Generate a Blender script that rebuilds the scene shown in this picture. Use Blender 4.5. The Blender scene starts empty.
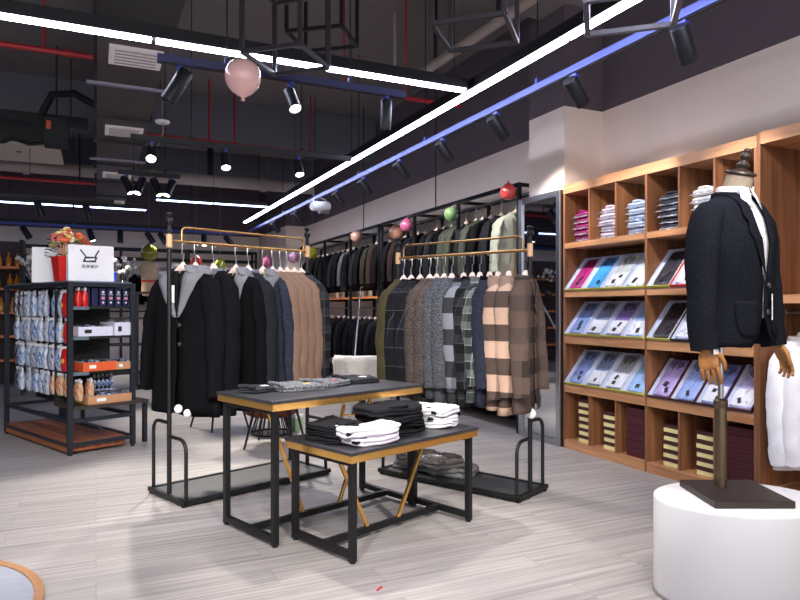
import bpy, math, random
from mathutils import Vector, Matrix, noise
random.seed(7)
PI = math.pi
R = math.radians
scene = bpy.context.scene
COL = scene.collection
VZ = Vector((0, 0, 1))

# ---------------------------------------------------------------- materials
def s2l(c):
    return tuple(((x / 255.) / 12.92 if x / 255. <= .04045 else ((x / 255. + .055) / 1.055) ** 2.4) for x in c)

def newmat(name):
    m = bpy.data.materials.new(name)
    m.use_nodes = True
    nt = m.node_tree
    return m, nt, nt.nodes['Principled BSDF']

def N(nt, typ, **kw):
    n = nt.nodes.new(typ)
    for k, v in kw.items():
        if k.startswith('i_'):
            n.inputs[k[2:]].default_value = v
        else:
            setattr(n, k, v)
    return n

def math_node(nt, op, a, b=None, clamp=False):
    n = nt.nodes.new('ShaderNodeMath')
    n.operation = op
    n.use_clamp = clamp
    for i, v in enumerate((a, b)):
        if v is None:
            continue
        if isinstance(v, (int, float)):
            n.inputs[i].default_value = v
        else:
            nt.links.new(v, n.inputs[i])
    return n.outputs[0]

def mixcol(nt, fac, a, b, blend='MIX'):
    n = nt.nodes.new('ShaderNodeMix')
    n.data_type = 'RGBA'
    n.blend_type = blend
    if isinstance(fac, (int, float)):
        n.inputs[0].default_value = fac
    else:
        nt.links.new(fac, n.inputs[0])
    for i, v in ((6, a), (7, b)):
        if isinstance(v, tuple):
            n.inputs[i].default_value = v if len(v) == 4 else v + (1,)
        else:
            nt.links.new(v, n.inputs[i])
    return n.outputs[2]

MC = {}
def mat(name, rgb, rough=.5, metal=0., var=.12, scale=30., bump=0., stretch=(1, 1, 1), spec=.5, emit=0., alpha=1., coat=0., trans=0.):
    """a plain surface with a slight procedural variation"""
    if name in MC:
        return MC[name]
    m, nt, b = newmat(name)
    c = s2l(rgb)
    tc = N(nt, 'ShaderNodeTexCoord')
    mp = N(nt, 'ShaderNodeMapping')
    mp.inputs['Scale'].default_value = stretch
    nt.links.new(tc.outputs['Object'], mp.inputs[0])
    nz = N(nt, 'ShaderNodeTexNoise', i_Scale=scale, i_Detail=3.)
    nt.links.new(mp.outputs[0], nz.inputs['Vector'])
    lo = tuple(x * (1 - var) for x in c)
    hi = tuple(min(1, x * (1 + var)) for x in c)
    nt.links.new(mixcol(nt, nz.outputs[0], lo, hi), b.inputs['Base Color'])
    b.inputs['Roughness'].default_value = rough
    b.inputs['Metallic'].default_value = metal
    b.inputs['Specular IOR Level'].default_value = spec
    b.inputs['Coat Weight'].default_value = coat
    b.inputs['Transmission Weight'].default_value = trans
    b.inputs['Alpha'].default_value = alpha
    if emit:
        b.inputs['Emission Color'].default_value = c + (1,)
        b.inputs['Emission Strength'].default_value = emit
    if bump:
        bp = N(nt, 'ShaderNodeBump', i_Strength=bump, i_Distance=.004)
        nt.links.new(nz.outputs[0], bp.inputs['Height'])
        nt.links.new(bp.outputs[0], b.inputs['Normal'])
    MC[name] = m
    return m

def fabric(name, rgb, var=.3, scale=260., bump=.25, rough=.9, fleck=None):
    if name in MC:
        return MC[name]
    m, nt, b = newmat(name)
    c = s2l(rgb)
    tc = N(nt, 'ShaderNodeTexCoord')
    nz = N(nt, 'ShaderNodeTexNoise', i_Scale=scale, i_Detail=2.)
    nt.links.new(tc.outputs['Object'], nz.inputs['Vector'])
    n2 = N(nt, 'ShaderNodeTexNoise', i_Scale=9., i_Detail=3.)
    nt.links.new(tc.outputs['Object'], n2.inputs['Vector'])
    rp = N(nt, 'ShaderNodeValToRGB')
    rp.color_ramp.elements[0].position = .35
    rp.color_ramp.elements[1].position = .65
    rp.color_ramp.elements[0].color = tuple(x * (1 - var) for x in c) + (1,)
    rp.color_ramp.elements[1].color = tuple(min(1, x * (1 + var)) for x in (s2l(fleck) if fleck else c)) + (1,)
    nt.links.new(nz.outputs[0], rp.inputs[0])
    big = mixcol(nt, n2.outputs[0], (.8, .8, .8), (1.2, 1.2, 1.2))
    nt.links.new(mixcol(nt, 1., rp.outputs[0], big, 'MULTIPLY'), b.inputs['Base Color'])
    b.inputs['Roughness'].default_value = rough
    b.inputs['Specular IOR Level'].default_value = .06
    b.inputs['Sheen Weight'].default_value = 0.
    if bump:
        bp = N(nt, 'ShaderNodeBump', i_Strength=bump, i_Distance=.002)
        nt.links.new(nz.outputs[0], bp.inputs['Height'])
        nt.links.new(bp.outputs[0], b.inputs['Normal'])
    MC[name] = m
    return m

def plaid(name, dark, mid, light, pz=.2, ps=.2, lines=False, offz=0., offs=0., line=(150, 155, 160), lw=.06):
    """woven check in garment coordinates: bands over height and bands round the body"""
    if name in MC:
        return MC[name]
    m, nt, b = newmat(name)
    tc = N(nt, 'ShaderNodeTexCoord')
    sp = N(nt, 'ShaderNodeSeparateXYZ')
    nt.links.new(tc.outputs['Object'], sp.inputs[0])
    s = math_node(nt, 'ADD', sp.outputs[0], sp.outputs[1])
    fz = math_node(nt, 'FRACT', math_node(nt, 'DIVIDE', math_node(nt, 'ADD', sp.outputs[2], 20 * pz + offz), pz))
    fs = math_node(nt, 'FRACT', math_node(nt, 'DIVIDE', math_node(nt, 'ADD', s, 20 * ps + offs), ps))
    bz = math_node(nt, 'LESS_THAN', fz, .5)
    bs = math_node(nt, 'LESS_THAN', fs, .5)
    d, mi, l = s2l(dark), s2l(mid), s2l(light)
    col = mixcol(nt, bz, mixcol(nt, bs, d, mi), mixcol(nt, bs, tuple(.55 * q + .45 * r_ for q, r_ in zip(mi, l)), l))
    if lines:
        lz = math_node(nt, 'LESS_THAN', fz, lw)
        ls = math_node(nt, 'LESS_THAN', fs, lw)
        col = mixcol(nt, math_node(nt, 'MAXIMUM', lz, ls), col, s2l(line))
    nz = N(nt, 'ShaderNodeTexNoise', i_Scale=260., i_Detail=2.)
    nt.links.new(tc.outputs['Object'], nz.inputs['Vector'])
    col = mixcol(nt, 1., col, mixcol(nt, nz.outputs[0], (.6, .6, .6), (1.4, 1.4, 1.4)), 'MULTIPLY')
    nt.links.new(col, b.inputs['Base Color'])
    b.inputs['Roughness'].default_value = .92
    b.inputs['Specular IOR Level'].default_value = .2
    bp = N(nt, 'ShaderNodeBump', i_Strength=.25, i_Distance=.002)
    nt.links.new(nz.outputs[0], bp.inputs['Height'])
    nt.links.new(bp.outputs[0], b.inputs['Normal'])
    MC[name] = m
    return m

def wood(name, a, bb, axis='z', rough=.42, scale=1.):
    if name in MC:
        return MC[name]
    m, nt, b = newmat(name)
    tc = N(nt, 'ShaderNodeTexCoord')
    mp = N(nt, 'ShaderNodeMapping')
    st = {'x': (1.2, 22, 22), 'y': (22, 1.2, 22), 'z': (22, 22, 1.2)}[axis]
    mp.inputs['Scale'].default_value = tuple(v * scale for v in st)
    nt.links.new(tc.outputs['Object'], mp.inputs[0])
    nz = N(nt, 'ShaderNodeTexNoise', i_Scale=1., i_Detail=6., i_Roughness=.6, i_Distortion=.4)
    nt.links.new(mp.outputs[0], nz.inputs['Vector'])
    rp = N(nt, 'ShaderNodeValToRGB')
    rp.color_ramp.elements[0].position = .3
    rp.color_ramp.elements[1].position = .72
    rp.color_ramp.elements[0].color = s2l(a) + (1,)
    rp.color_ramp.elements[1].color = s2l(bb) + (1,)
    nt.links.new(nz.outputs[0], rp.inputs[0])
    nt.links.new(rp.outputs[0], b.inputs['Base Color'])
    b.inputs['Roughness'].default_value = rough
    bp = N(nt, 'ShaderNodeBump', i_Strength=.08, i_Distance=.002)
    nt.links.new(nz.outputs[0], bp.inputs['Height'])
    nt.links.new(bp.outputs[0], b.inputs['Normal'])
    MC[name] = m
    return m

def floor_material():
    m, nt, b = newmat('grey_laminate_planks')
    tc = N(nt, 'ShaderNodeTexCoord')
    br = N(nt, 'ShaderNodeTexBrick', offset=.37, i_Scale=1., i_Color1=(.2, .2, .2, 1), i_Color2=(.8, .8, .8, 1), i_Mortar=(.5, .5, .5, 1))
    br.inputs['Mortar Size'].default_value = .0015
    br.inputs['Mortar Smooth'].default_value = 0.
    br.inputs['Brick Width'].default_value = 1.25
    br.inputs['Row Height'].default_value = .19
    nt.links.new(tc.outputs['Object'], br.inputs['Vector'])
    add = N(nt, 'ShaderNodeVectorMath', operation='MULTIPLY_ADD')
    nt.links.new(br.outputs['Color'], add.inputs[0])
    add.inputs[1].default_value = (7., 3., 0.)
    nt.links.new(tc.outputs['Object'], add.inputs[2])
    mp = N(nt, 'ShaderNodeMapping')
    mp.inputs['Scale'].default_value = (.75, 34., 1.)
    nt.links.new(add.outputs[0], mp.inputs[0])
    n1 = N(nt, 'ShaderNodeTexNoise', i_Scale=1., i_Detail=7., i_Roughness=.62, i_Distortion=.5)
    nt.links.new(mp.outputs[0], n1.inputs['Vector'])
    rp = N(nt, 'ShaderNodeValToRGB')
    e = rp.color_ramp.elements
    e[0].position = .28; e[0].color = s2l((130, 125, 124)) + (1,)
    e[1].position = .72; e[1].color = s2l((188, 183, 180)) + (1,)
    e.new(.5).color = s2l((161, 156, 154)) + (1,)
    nt.links.new(n1.outputs[0], rp.inputs[0])
    tone = mixcol(nt, br.outputs['Color'], (.9, .9, .9), (1.08, 1.08, 1.08))
    c = mixcol(nt, 1., rp.outputs[0], tone, 'MULTIPLY')
    c = mixcol(nt, br.outputs['Fac'], c, s2l((132, 128, 124)))
    nt.links.new(c, b.inputs['Base Color'])
    b.inputs['Roughness'].default_value = .42
    b.inputs['Specular IOR Level'].default_value = .35
    bp = N(nt, 'ShaderNodeBump', i_Strength=.1, i_Distance=.003)
    nt.links.new(n1.outputs[0], bp.inputs['Height'])
    nt.links.new(bp.outputs[0], b.inputs['Normal'])
    return m

BLACK = mat('black_painted_steel', (26, 27, 30), .45, .3, .15, 20)
BLACKM = mat('matt_black', (22, 22, 25), .6)
GOLD = mat('polished_brass', (240, 188, 106), .22, .85, .1, 8)
BRONZE = mat('aged_brass_pipe', (190, 148, 92), .35, 1., .1, 15)
STEEL = mat('brushed_steel', (180, 182, 186), .3, 1., .08, 40)
CREAM = mat('cream_wall_paint', (244, 228, 216), .9, 0, .05, 3)
DARKW = mat('charcoal_wall_paint', (98, 87, 95), .9, 0, .05, 3)
CEIL = mat('dark_grey_ceiling', (124, 118, 120), .95, 0, .1, 2)
BEAM = mat('slate_grey_beam', (110, 112, 122), .9, 0, .08, 2)
WHITE = mat('white_paper', (238, 238, 240), .7, 0, .02, 6)
WHITEG = mat('white_gloss_lacquer', (242, 242, 244), .3, 0, .01, 6)
CLOTHW = fabric('white_cotton', (235, 235, 240), .06, 200, .15)
WOODV = wood('walnut_vertical', (100, 63, 40), (160, 109, 74), 'z')
WOODH = wood('walnut_horizontal', (158, 106, 70), (208, 158, 116), 'y')
BEECH = wood('pale_beech', (232, 204, 188), (248, 230, 220), 'x', .5)
RED = mat('red_plastic', (205, 30, 28), .4)
LEDM = mat('cool_white_diffuser', (226, 230, 255), .5, 0, .0, 3, emit=20.)
LEDFAR = mat('blue_white_diffuser', (170, 195, 255), .5, 0, .0, 3, emit=6.)
LAMPON = mat('lit_lamp_lens', (255, 250, 240), .5, 0, .0, 3, emit=9.)
LAMPOFF = mat('dark_lamp_lens', (40, 40, 44), .3)
BLUETR = mat('led_tinted_track', (44, 60, 140), .5, .1, .1, 6)  # LED glow reflected on the tracks is put in as blue

# ---------------------------------------------------------------- mesh builder
class MB:
    def __init__(self):
        self.v = []; self.f = []; self.mi = []; self.cur = 0
    def add(self, vs, fs):
        o = len(self.v)
        self.v += [Vector(p) for p in vs]
        for f in fs:
            self.f.append([i + o for i in f]); self.mi.append(self.cur)
    def box(self, c, s, M=None):
        hx, hy, hz = s[0] / 2, s[1] / 2, s[2] / 2
        vs = [Vector((x, y, z)) for x in (-hx, hx) for y in (-hy, hy) for z in (-hz, hz)]
        if M is not None:
            vs = [M @ p for p in vs]
        c = Vector(c)
        self.add([p + c for p in vs], [(0, 1, 3, 2), (4, 6, 7, 5), (0, 4, 5, 1), (2, 3, 7, 6), (0, 2, 6, 4), (1, 5, 7, 3)])
        return self
    def box2(self, lo, hi):
        return self.box([(a + b) / 2 for a, b in zip(lo, hi)], [abs(b - a) for a, b in zip(lo, hi)])
    def bar(self, p, q, w, h=None, up=VZ):
        p, q = Vector(p), Vector(q); h = h or w
        d = (q - p); L = d.length; d.normalize()
        up = Vector(up)
        if abs(d.dot(up)) > .98:
            up = Vector((1, 0, 0))
        s = d.cross(up).normalized(); u = s.cross(d)
        M = Matrix((s, d, u)).transposed()
        return self.box((p + q) / 2, (w, L, h), M)
    def loft(self, rings, caps=True, closed=True):
        n = len(rings[0]); vs = [p for r in rings for p in r]; fs = []
        for i in range(len(rings) - 1):
            for j in range(n if closed else n - 1):
                k = (j + 1) % n
                fs.append((i * n + j, i * n + k, (i + 1) * n + k, (i + 1) * n + j))
        if caps and closed:
            fs.append(tuple(range(n))[::-1]); fs.append(tuple((len(rings) - 1) * n + j for j in range(n)))
        self.add(vs, fs); return self
    def tube(self, pts, r, n=10, flat=(1, 1), caps=True, side=None):
        pts = [Vector(p) for p in pts]
        if isinstance(r, (int, float)):
            r = [r] * len(pts)
        rings = []; s = None
        for i, p in enumerate(pts):
            d = (pts[min(i + 1, len(pts) - 1)] - pts[max(i - 1, 0)]).normalized()
            if s is None:
                s = Vector(side) if side else (Vector((1, 0, 0)) if abs(d.x) < .9 else Vector((0, 1, 0)))
            s = (s - d * s.dot(d)).normalized(); u = d.cross(s)
            rings.append([p + s * (math.cos(2 * PI * k / n) * r[i] * flat[0]) + u * (math.sin(2 * PI * k / n) * r[i] * flat[1]) for k in range(n)])
        return self.loft(rings, caps)
    def lathe(self, prof, n=24, c=(0, 0, 0), sx=1, sy=1, caps=True, M=None):
        c = Vector(c); rings = []
        for r, z in prof:
            ring = [Vector((r * sx * math.cos(2 * PI * k / n), r * sy * math.sin(2 * PI * k / n), z)) for k in range(n)]
            rings.append([c + (M @ p if M is not None else p) for p in ring])
        return self.loft(rings, caps)
    def sphere(self, c, r, n=16, m=10, s=(1, 1, 1)):
        prof = [(max(1e-4, math.sin(PI * i / m)) * r, -math.cos(PI * i / m) * r * s[2]) for i in range(m + 1)]
        return self.lathe(prof, n, c, s[0], s[1])
    def grid(self, rows):
        return self.loft(rows, False, False)
    def wobble(self, amp, freq, seed=0, start=0, keep=None):
        for p in self.v[start:]:
            if keep and keep(p):
                continue
            q = p * freq + Vector((seed * 3.1, seed * 1.7, seed * .9))
            p += Vector((noise.noise(q), noise.noise(q + Vector((31, 7, 3))), noise.noise(q + Vector((5, 53, 11))))) * amp
        return self
    def floor0(self):
        for p in self.v: p.z = max(0., p.z)
        return self
    def mesh(self, name, m, smooth=True, ang=38):
        me = bpy.data.meshes.new(name)
        me.from_pydata([tuple(p) for p in self.v], [], self.f)
        ms = m if isinstance(m, (list, tuple)) else [m]
        for x in ms:
            me.materials.append(x)
        if len(ms) > 1:
            me.polygons.foreach_set('material_index', self.mi)
        if smooth:
            me.shade_smooth()
            me.set_sharp_from_angle(angle=R(ang))
        me.update()
        return me
    def build(self, name, m, parent=None, smooth=True, bevel=0., solid=0., sub=0, ang=38, loc=None):
        o = bpy.data.objects.new(name, self.mesh(name, m, smooth, ang))
        COL.objects.link(o)
        o.parent = parent
        if loc is not None:
            o.location = loc
        if bevel:
            b = o.modifiers.new('bevel', 'BEVEL'); b.width = bevel; b.segments = 2; b.limit_method = 'ANGLE'; b.angle_limit = R(40)
        if solid:
            b = o.modifiers.new('solid', 'SOLIDIFY'); b.thickness = solid; b.offset = -1
        if sub:
            b = o.modifiers.new('sub', 'SUBSURF'); b.levels = sub; b.render_levels = sub
        return o

def tag(o, label, cat, group=None, kind=None):
    if label: o['label'] = label
    if cat: o['category'] = cat
    if group: o['group'] = group
    if kind: o['kind'] = kind
    return o

def thing(name, label, cat, loc=(0, 0, 0), rz=0., group=None):
    o = bpy.data.objects.new(name, None)
    o.empty_display_size = .05
    COL.objects.link(o)
    o.location = loc; o.rotation_euler = (0, 0, rz)
    return tag(o, label, cat, group)

def struct(o):
    o['kind'] = 'structure'
    return o

def dup(root, loc, rz, label, group=None):
    r = root.copy(); COL.objects.link(r)
    r.location = loc; r.rotation_euler = (0, 0, rz)
    r['label'] = label
    if group: r['group'] = group
    for ch in list(root.children):
        c = ch.copy(); COL.objects.link(c); c.parent = r
        for g in list(ch.children):
            d = g.copy(); COL.objects.link(d); d.parent = c
    return r

ORD = ['first', 'second', 'third', 'fourth', 'fifth', 'sixth', 'seventh', 'eighth', 'ninth', 'tenth', 'eleventh', 'twelfth',
       'thirteenth', 'fourteenth', 'fifteenth', 'sixteenth', 'seventeenth', 'eighteenth', 'nineteenth', 'twentieth',
       'twenty-first', 'twenty-second', 'twenty-third', 'twenty-fourth', 'twenty-fifth', 'twenty-sixth', 'twenty-seventh', 'twenty-eighth', 'twenty-ninth', 'thirtieth']

# ================================================================ THE SETTING
FX = 3.96          # front plane of the wall shelving and pillar
WX = 4.45          # right wall
YB = 17.6          # back wall
ZC = 4.6
struct(MB().box2((-9, -4, -.1), (4.6, 17.8, 0)).build('floor', floor_material(), smooth=False))
struct(MB().box2((-9, -4, ZC), (4.6, 17.8, ZC + .1)).build('ceiling', CEIL, smooth=False))
def two_tone(name, lo, hi, zs=3.2):
    m = MB(); m.box2((lo[0], lo[1], 0), (hi[0], hi[1], zs)); m.cur = 1
    m.box2((lo[0], lo[1], zs), (hi[0], hi[1], ZC))
    return struct(m.build(name, [CREAM, DARKW], smooth=False))
two_tone('wall_right', (WX, -4), (WX + .12, 17.72))
two_tone('wall_back', (-9, YB), (WX, YB + .12))
struct(MB().box2((-9.12, -4, 0), (-9, 17.72, ZC)).build('wall_left', DARKW, smooth=False))
two_tone('wall_pillar', (FX + .03, 4.93), (WX, 5.48))
two_tone('wall_corner', (3.97, 14.8), (WX, YB))
for i, (y0, y1, z0) in enumerate(((10.6, 11.1, 3.95), (14.2, 14.7, 3.95), (4.9, 5.3, 4.15))):
    struct(MB().box2((-9, y0, z0), (4.45, y1, ZC)).build('trim_%d' % (i + 1), BEAM if i < 2 else CEIL, smooth=False))
struct(MB().box2((4.43, 6.2, 0), (WX, 14.8, .1)).build('baseboard_right', BLACKM, smooth=False))

# ================================================================ GARMENTS
def interp(tab, z):
    """tab sorted by falling z: rows (z, v1, v2, ...)"""
    if z >= tab[0][0]: return tab[0][1:]
    for A, B in zip(tab, tab[1:]):
        if A[0] >= z >= B[0]:
            t = (A[0] - z) / max(1e-9, A[0] - B[0])
            t = t * t * (3 - 2 * t) if False else t
            return tuple(a + (b - a) * t for a, b in zip(A[1:], B[1:]))
    return tab[-1][1:]

def torso_pts(tab, opening, zs, n=30, e=.85, off=0.):
    rows = []
    for z in zs:
        a, b, y0 = interp(tab, z)
        h = interp(opening, z)[0]
        p0 = math.asin(max(.004, min(.95, h / a)))
        row = []
        for k in range(n):
            p = p0 + (2 * PI - 2 * p0) * k / (n - 1)
            sx, cy = math.sin(p), math.cos(p)
            x = math.copysign(abs(sx) ** e, sx) * (a + off); y = math.copysign(abs(cy) ** e, cy) * (b + off) + y0
            row.append(Vector((x, y, z)))
        rows.append(row)
    return rows

def surf(tab, z, x, off=0., e=.85):
    """front surface y of the torso at (x, z)"""
    a, b, y0 = interp(tab, z)
    q = min(.995, abs(x) / a) ** (1 / e)
    return b * max(0, math.cos(math.asin(min(1, q)))) ** e + y0 + off

def zlist(tab, step=.05):
    zs = []
    for A, B in zip(tab, tab[1:]):
        k = max(1, int(abs(A[0] - B[0]) / step))
        zs += [A[0] + (B[0] - A[0]) * i / k for i in range(k)]
    zs.append(tab[-1][0])
    return zs

COAT = [(-.185, .062, .050, -.015), (-.202, .085, .052, -.012), (-.234, .140, .056, -.005), (-.270, .185, .056, 0), (-.322, .212, .054, 0),
        (-.42, .222, .055, .002), (-.6, .222, .053, .002), (-.85, .232, .056, .002), (-1.14, .244, .060, .002)]
def scale_tab(tab, L, w=1., d=1.):
    z0 = tab[4][0]; zb = tab[-1][0]
    return [(z if z >= z0 else z0 + (z - z0) * (-L - z0) / (zb - z0), a * w, b * d, y) for z, a, b, y in tab]

GM = {}
def garment_parts(key, L=1.14, w=1., d=1., cuff=1.0, brk=-.52, neckh=.05, seed=0, n=30, detail=True, lap=.07, sr=1., hood=False, sleeve_step=1.0, puff=0.):
    """meshes of one garment hanging in its own frame: hook on the rail at the origin, front = +Y"""
    if key in GM:
        return GM[key]
    tab = scale_tab(COAT, L, w, d)
    opening = [(-.18, neckh), (-.22, neckh * .9), (brk, .006), (-L + .12, .006), (-L, .025)]
    zs = zlist(tab, .05 if detail else .12)
    body = MB(); body.grid(torso_pts(tab, opening, zs, n))
    if puff:
        for p in body.v:
            nn = Vector((p.x, p.y * 3, 0)).normalized()
            p += nn * puff * (abs(math.sin((p.z + .2) * PI / .095)) - .5)
    body.wobble(.012, 5, seed).wobble(.005, 17, seed + 3)
    sl = []
    for s in (-1, 1):
        m = MB()
        pts = [(.135, 0, -.246), (.175, 0, -.280), (.202, 0, -.328), (.222, .006, -.42), (.240, .012, -.52), (.256, .02, -.66), (.266, .034, -.82), (.270, .046, -cuff)]
        rr = [.03, .052, .064, .068, .067, .064, .060, .056]
        k = (cuff - .30) / .70
        P = [(s * x * w, y, z if z > -.35 else -.34 + (z + .34) * (cuff - .34) / .66) for x, y, z in pts[:-1]] + [(s * pts[-1][0] * w, pts[-1][1], -cuff)]
        # finer path
        fine = []; fr = []
        for i in range(len(P) - 1):
            m_ = 1 if i < 2 else (4 if detail else 2)
            for j in range(m_):
                t = j / m_
                fine.append([a + (b - a) * t for a, b in zip(P[i], P[i + 1])]); fr.append((rr[i] + (rr[i + 1] - rr[i]) * t) * sr)
        fine.append(P[-1]); fr.append(rr[-1] * sr)
        m.tube(fine, fr, 14 if detail else 9, flat=(.62, 1.0), side=(1, 0, 0))
        if puff:
            for q in m.v:
                q.y += math.copysign(puff, q.y - .02) * (abs(math.sin(q.z * PI / .095)) - .5)
        m.wobble(.010, 9, seed + s * 5).wobble(.004, 24, seed + s)
        sl.append(m)
    lap_ms = []
    # collar band round the neck
    c = MB(); rows = []
    top_ = [(.06, -.185), (.085, -.202), (.14, -.234), (.185, -.270), (.25, -.35)]
    def zsh(x):
        for (xa, za), (xb, zb) in zip(top_, top_[1:]):
            if x <= xb: return za + (zb - za) * max(0, (x - xa)) / (xb - xa)
        return -.31
    for dz, off in ((-.055, .016), (-.02, .014), (.012, .006), (.034, -.002)):
        row = []
        if hood:
            off = {-.055: .075, -.02: .05, .012: .02, .034: .006}[dz]
            for k in range(22):
                p = .5 + (2 * PI - 1.0) * k / 21
                x = (.074 + off) * math.sin(p); sd = abs(math.sin(p))
                zt = (zsh(abs(x) / max(w, .01)) + .016) if dz < .01 else (-.172 if dz < .014 else -.158)
                yb = (.066 if dz < .01 else .058 + off * .2)
                row.append(Vector((x, yb * math.copysign(min(1, abs(math.cos(p)) * 1.25), math.cos(p)) - .012, zt - (off * .9) * (1 - sd))))
            rows.append(row)
            continue
        for k in range(22):
            p = .5 + (2 * PI - 1.0) * k / 21
            back = .5 - .5 * math.cos(p)
            ofs = off * (1 + (1.6 if hood else 0) * back)
            a, b = .078 + ofs, .056 + ofs
            zz = -.2 + dz - (0 if not hood else .02 * back) - .012 * (1 - back)
            if dz == -.055: zz -= .02 * back + (.05 * back if hood else 0)
            row.append(Vector((a * math.sin(p), b * math.cos(p) - .012, zz)))
        rows.append(row)
    c.grid(rows)
    # lapels lie on the chest
    for s in (-1, 1):
        rows = []
        M_ = 12
        for i in range(M_ + 1):
            t = i / M_
            z = -.205 + (brk + .205) * t
            h = interp(opening, z)[0]
            wd = lap * (math.sin(PI * min(1, t * 1.15 + .22)) ** .7 if t < .68 else max(.02, (1 - t) / .32 * .98))
            if hood: wd = lap * (1 - t * .93) ** .75
            row = []
            for j in range(4):
                x = h + wd * j / 3 - .002
                row.append(Vector((s * x, surf(tab, z, x, .012 + .005 * (j / 3.)), z)))
            rows.append(row if s > 0 else row[::-1])
        c.grid(rows)
    c.wobble(.004, 12, seed + 9)
    GM[key] = dict(body=body, sl=sl, collar=c, tab=tab, L=L, brk=brk)
    return GM[key]

HANG = {}
def hanger_meshes():
    if HANG: return HANG
    m = MB(); rings = []
    for i in range(13):
        t = -1 + i / 6.
        x = t * .165; zc = -.166 - .118 * abs(t) ** .95; h = .034 * (1 - .62 * min(1, abs(t) * 1.6)); dd = .014 + .010 * (1 - abs(t))
        rings.append([Vector((x, math.cos(2 * PI * k / 8) * dd + .004 * abs(t), zc + math.sin(2 * PI * k / 8) * h)) for k in range(8)])
    m.loft(rings)
    HANG['wood'] = m.mesh('hanger', BEECH)
    h = MB()
    pts = [(0, 0, -.15), (0, 0, -.085), (0, .012, -.07), (0, .012, -.03)] + [(0, .012 - .013 + .013 * math.cos(a), -.012 + .017 * math.sin(a) + .004) for a in [R(x) for x in (0, 40, 80, 120, 160, 200, 230)]]
    h.tube(pts, .0035, 6, flat=(1.6, 1), side=(1, 0, 0))
    HANG['hook'] = h.mesh('hook', STEEL)
    return HANG

MESHC = {}
def cached(key, maker):
    if key not in MESHC:
        MESHC[key] = maker()
    return MESHC[key]

def link(name, me, parent, solid=0., label=None, loc=None):
    o = bpy.data.objects.new(name, me); COL.objects.link(o); o.parent = parent
    if loc is not None: o.location = loc
    if solid:
        b = o.modifiers.new('solid', 'SOLIDIFY'); b.thickness = solid; b.offset = 1
    if label: o['label'] = label
    return o

DARKBTN = mat('dark_horn_button', (60, 58, 60), .3)
LINING = fabric('dark_lining', (30, 30, 34), .1, 60, 0, .5)
def hung_garment(name, label, cat, loc, rz, key, bm, cm=None, group=None, tilt=0., tagc=False, buttons=2, collar_label=None, simple=False, **kw):
    g = garment_parts(key, **kw)
    cm = cm or bm
    t = thing(name, label, cat, loc, rz, group)
    t.rotation_euler = (0, 0, rz)
    H = hanger_meshes()
    ho = link('hanger', H['wood'], t, label='pale wooden hanger')
    link('hook', H['hook'], ho)
    link('body', cached((key, bm.name, 'b'), lambda: g['body'].mesh('body', bm)), t, .006)
    for i in range(2):
        link('sleeve', cached((key, bm.name, 's', i), lambda: g['sl'][i].mesh('sleeve', bm)), t)
    link('collar', cached((key, cm.name, 'c'), lambda: g['collar'].mesh('collar', cm)), t, .006, collar_label)
    if not simple:
        # dark lining seen through the open neck
        li = cached((key, 'lin'), lambda: MB().grid(torso_pts([(z, a * .93, b * .85, y) for z, a, b, y in g['tab']], [(-.1, .004), (-9, .004)], [-.2, -.23, -.26, -.3, -.4, -.5, -.6], 20)).mesh('lining', LINING))
        link('lining', li, t)
        for k in range(buttons):
            z = g['brk'] - .05 - .13 * k
            link('button', cached((key, 'btn', k), lambda: MB().lathe([(.001, -.003), (.013, -.003), (.014, 0), (.012, .003), (.001, .002)], 12, (-.022, surf(g['tab'], z, .02, .014), z), M=Matrix.Rotation(R(-90), 3, 'X')).mesh('button', DARKBTN)), t)
    if tagc:
        link('price_tag', cached((key, 'tag'), lambda: MB().box((.03, .075, -.36), (.03, .003, .12)).mesh('price_tag', WHITE)), t, label='white card price tag')
    return t

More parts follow.
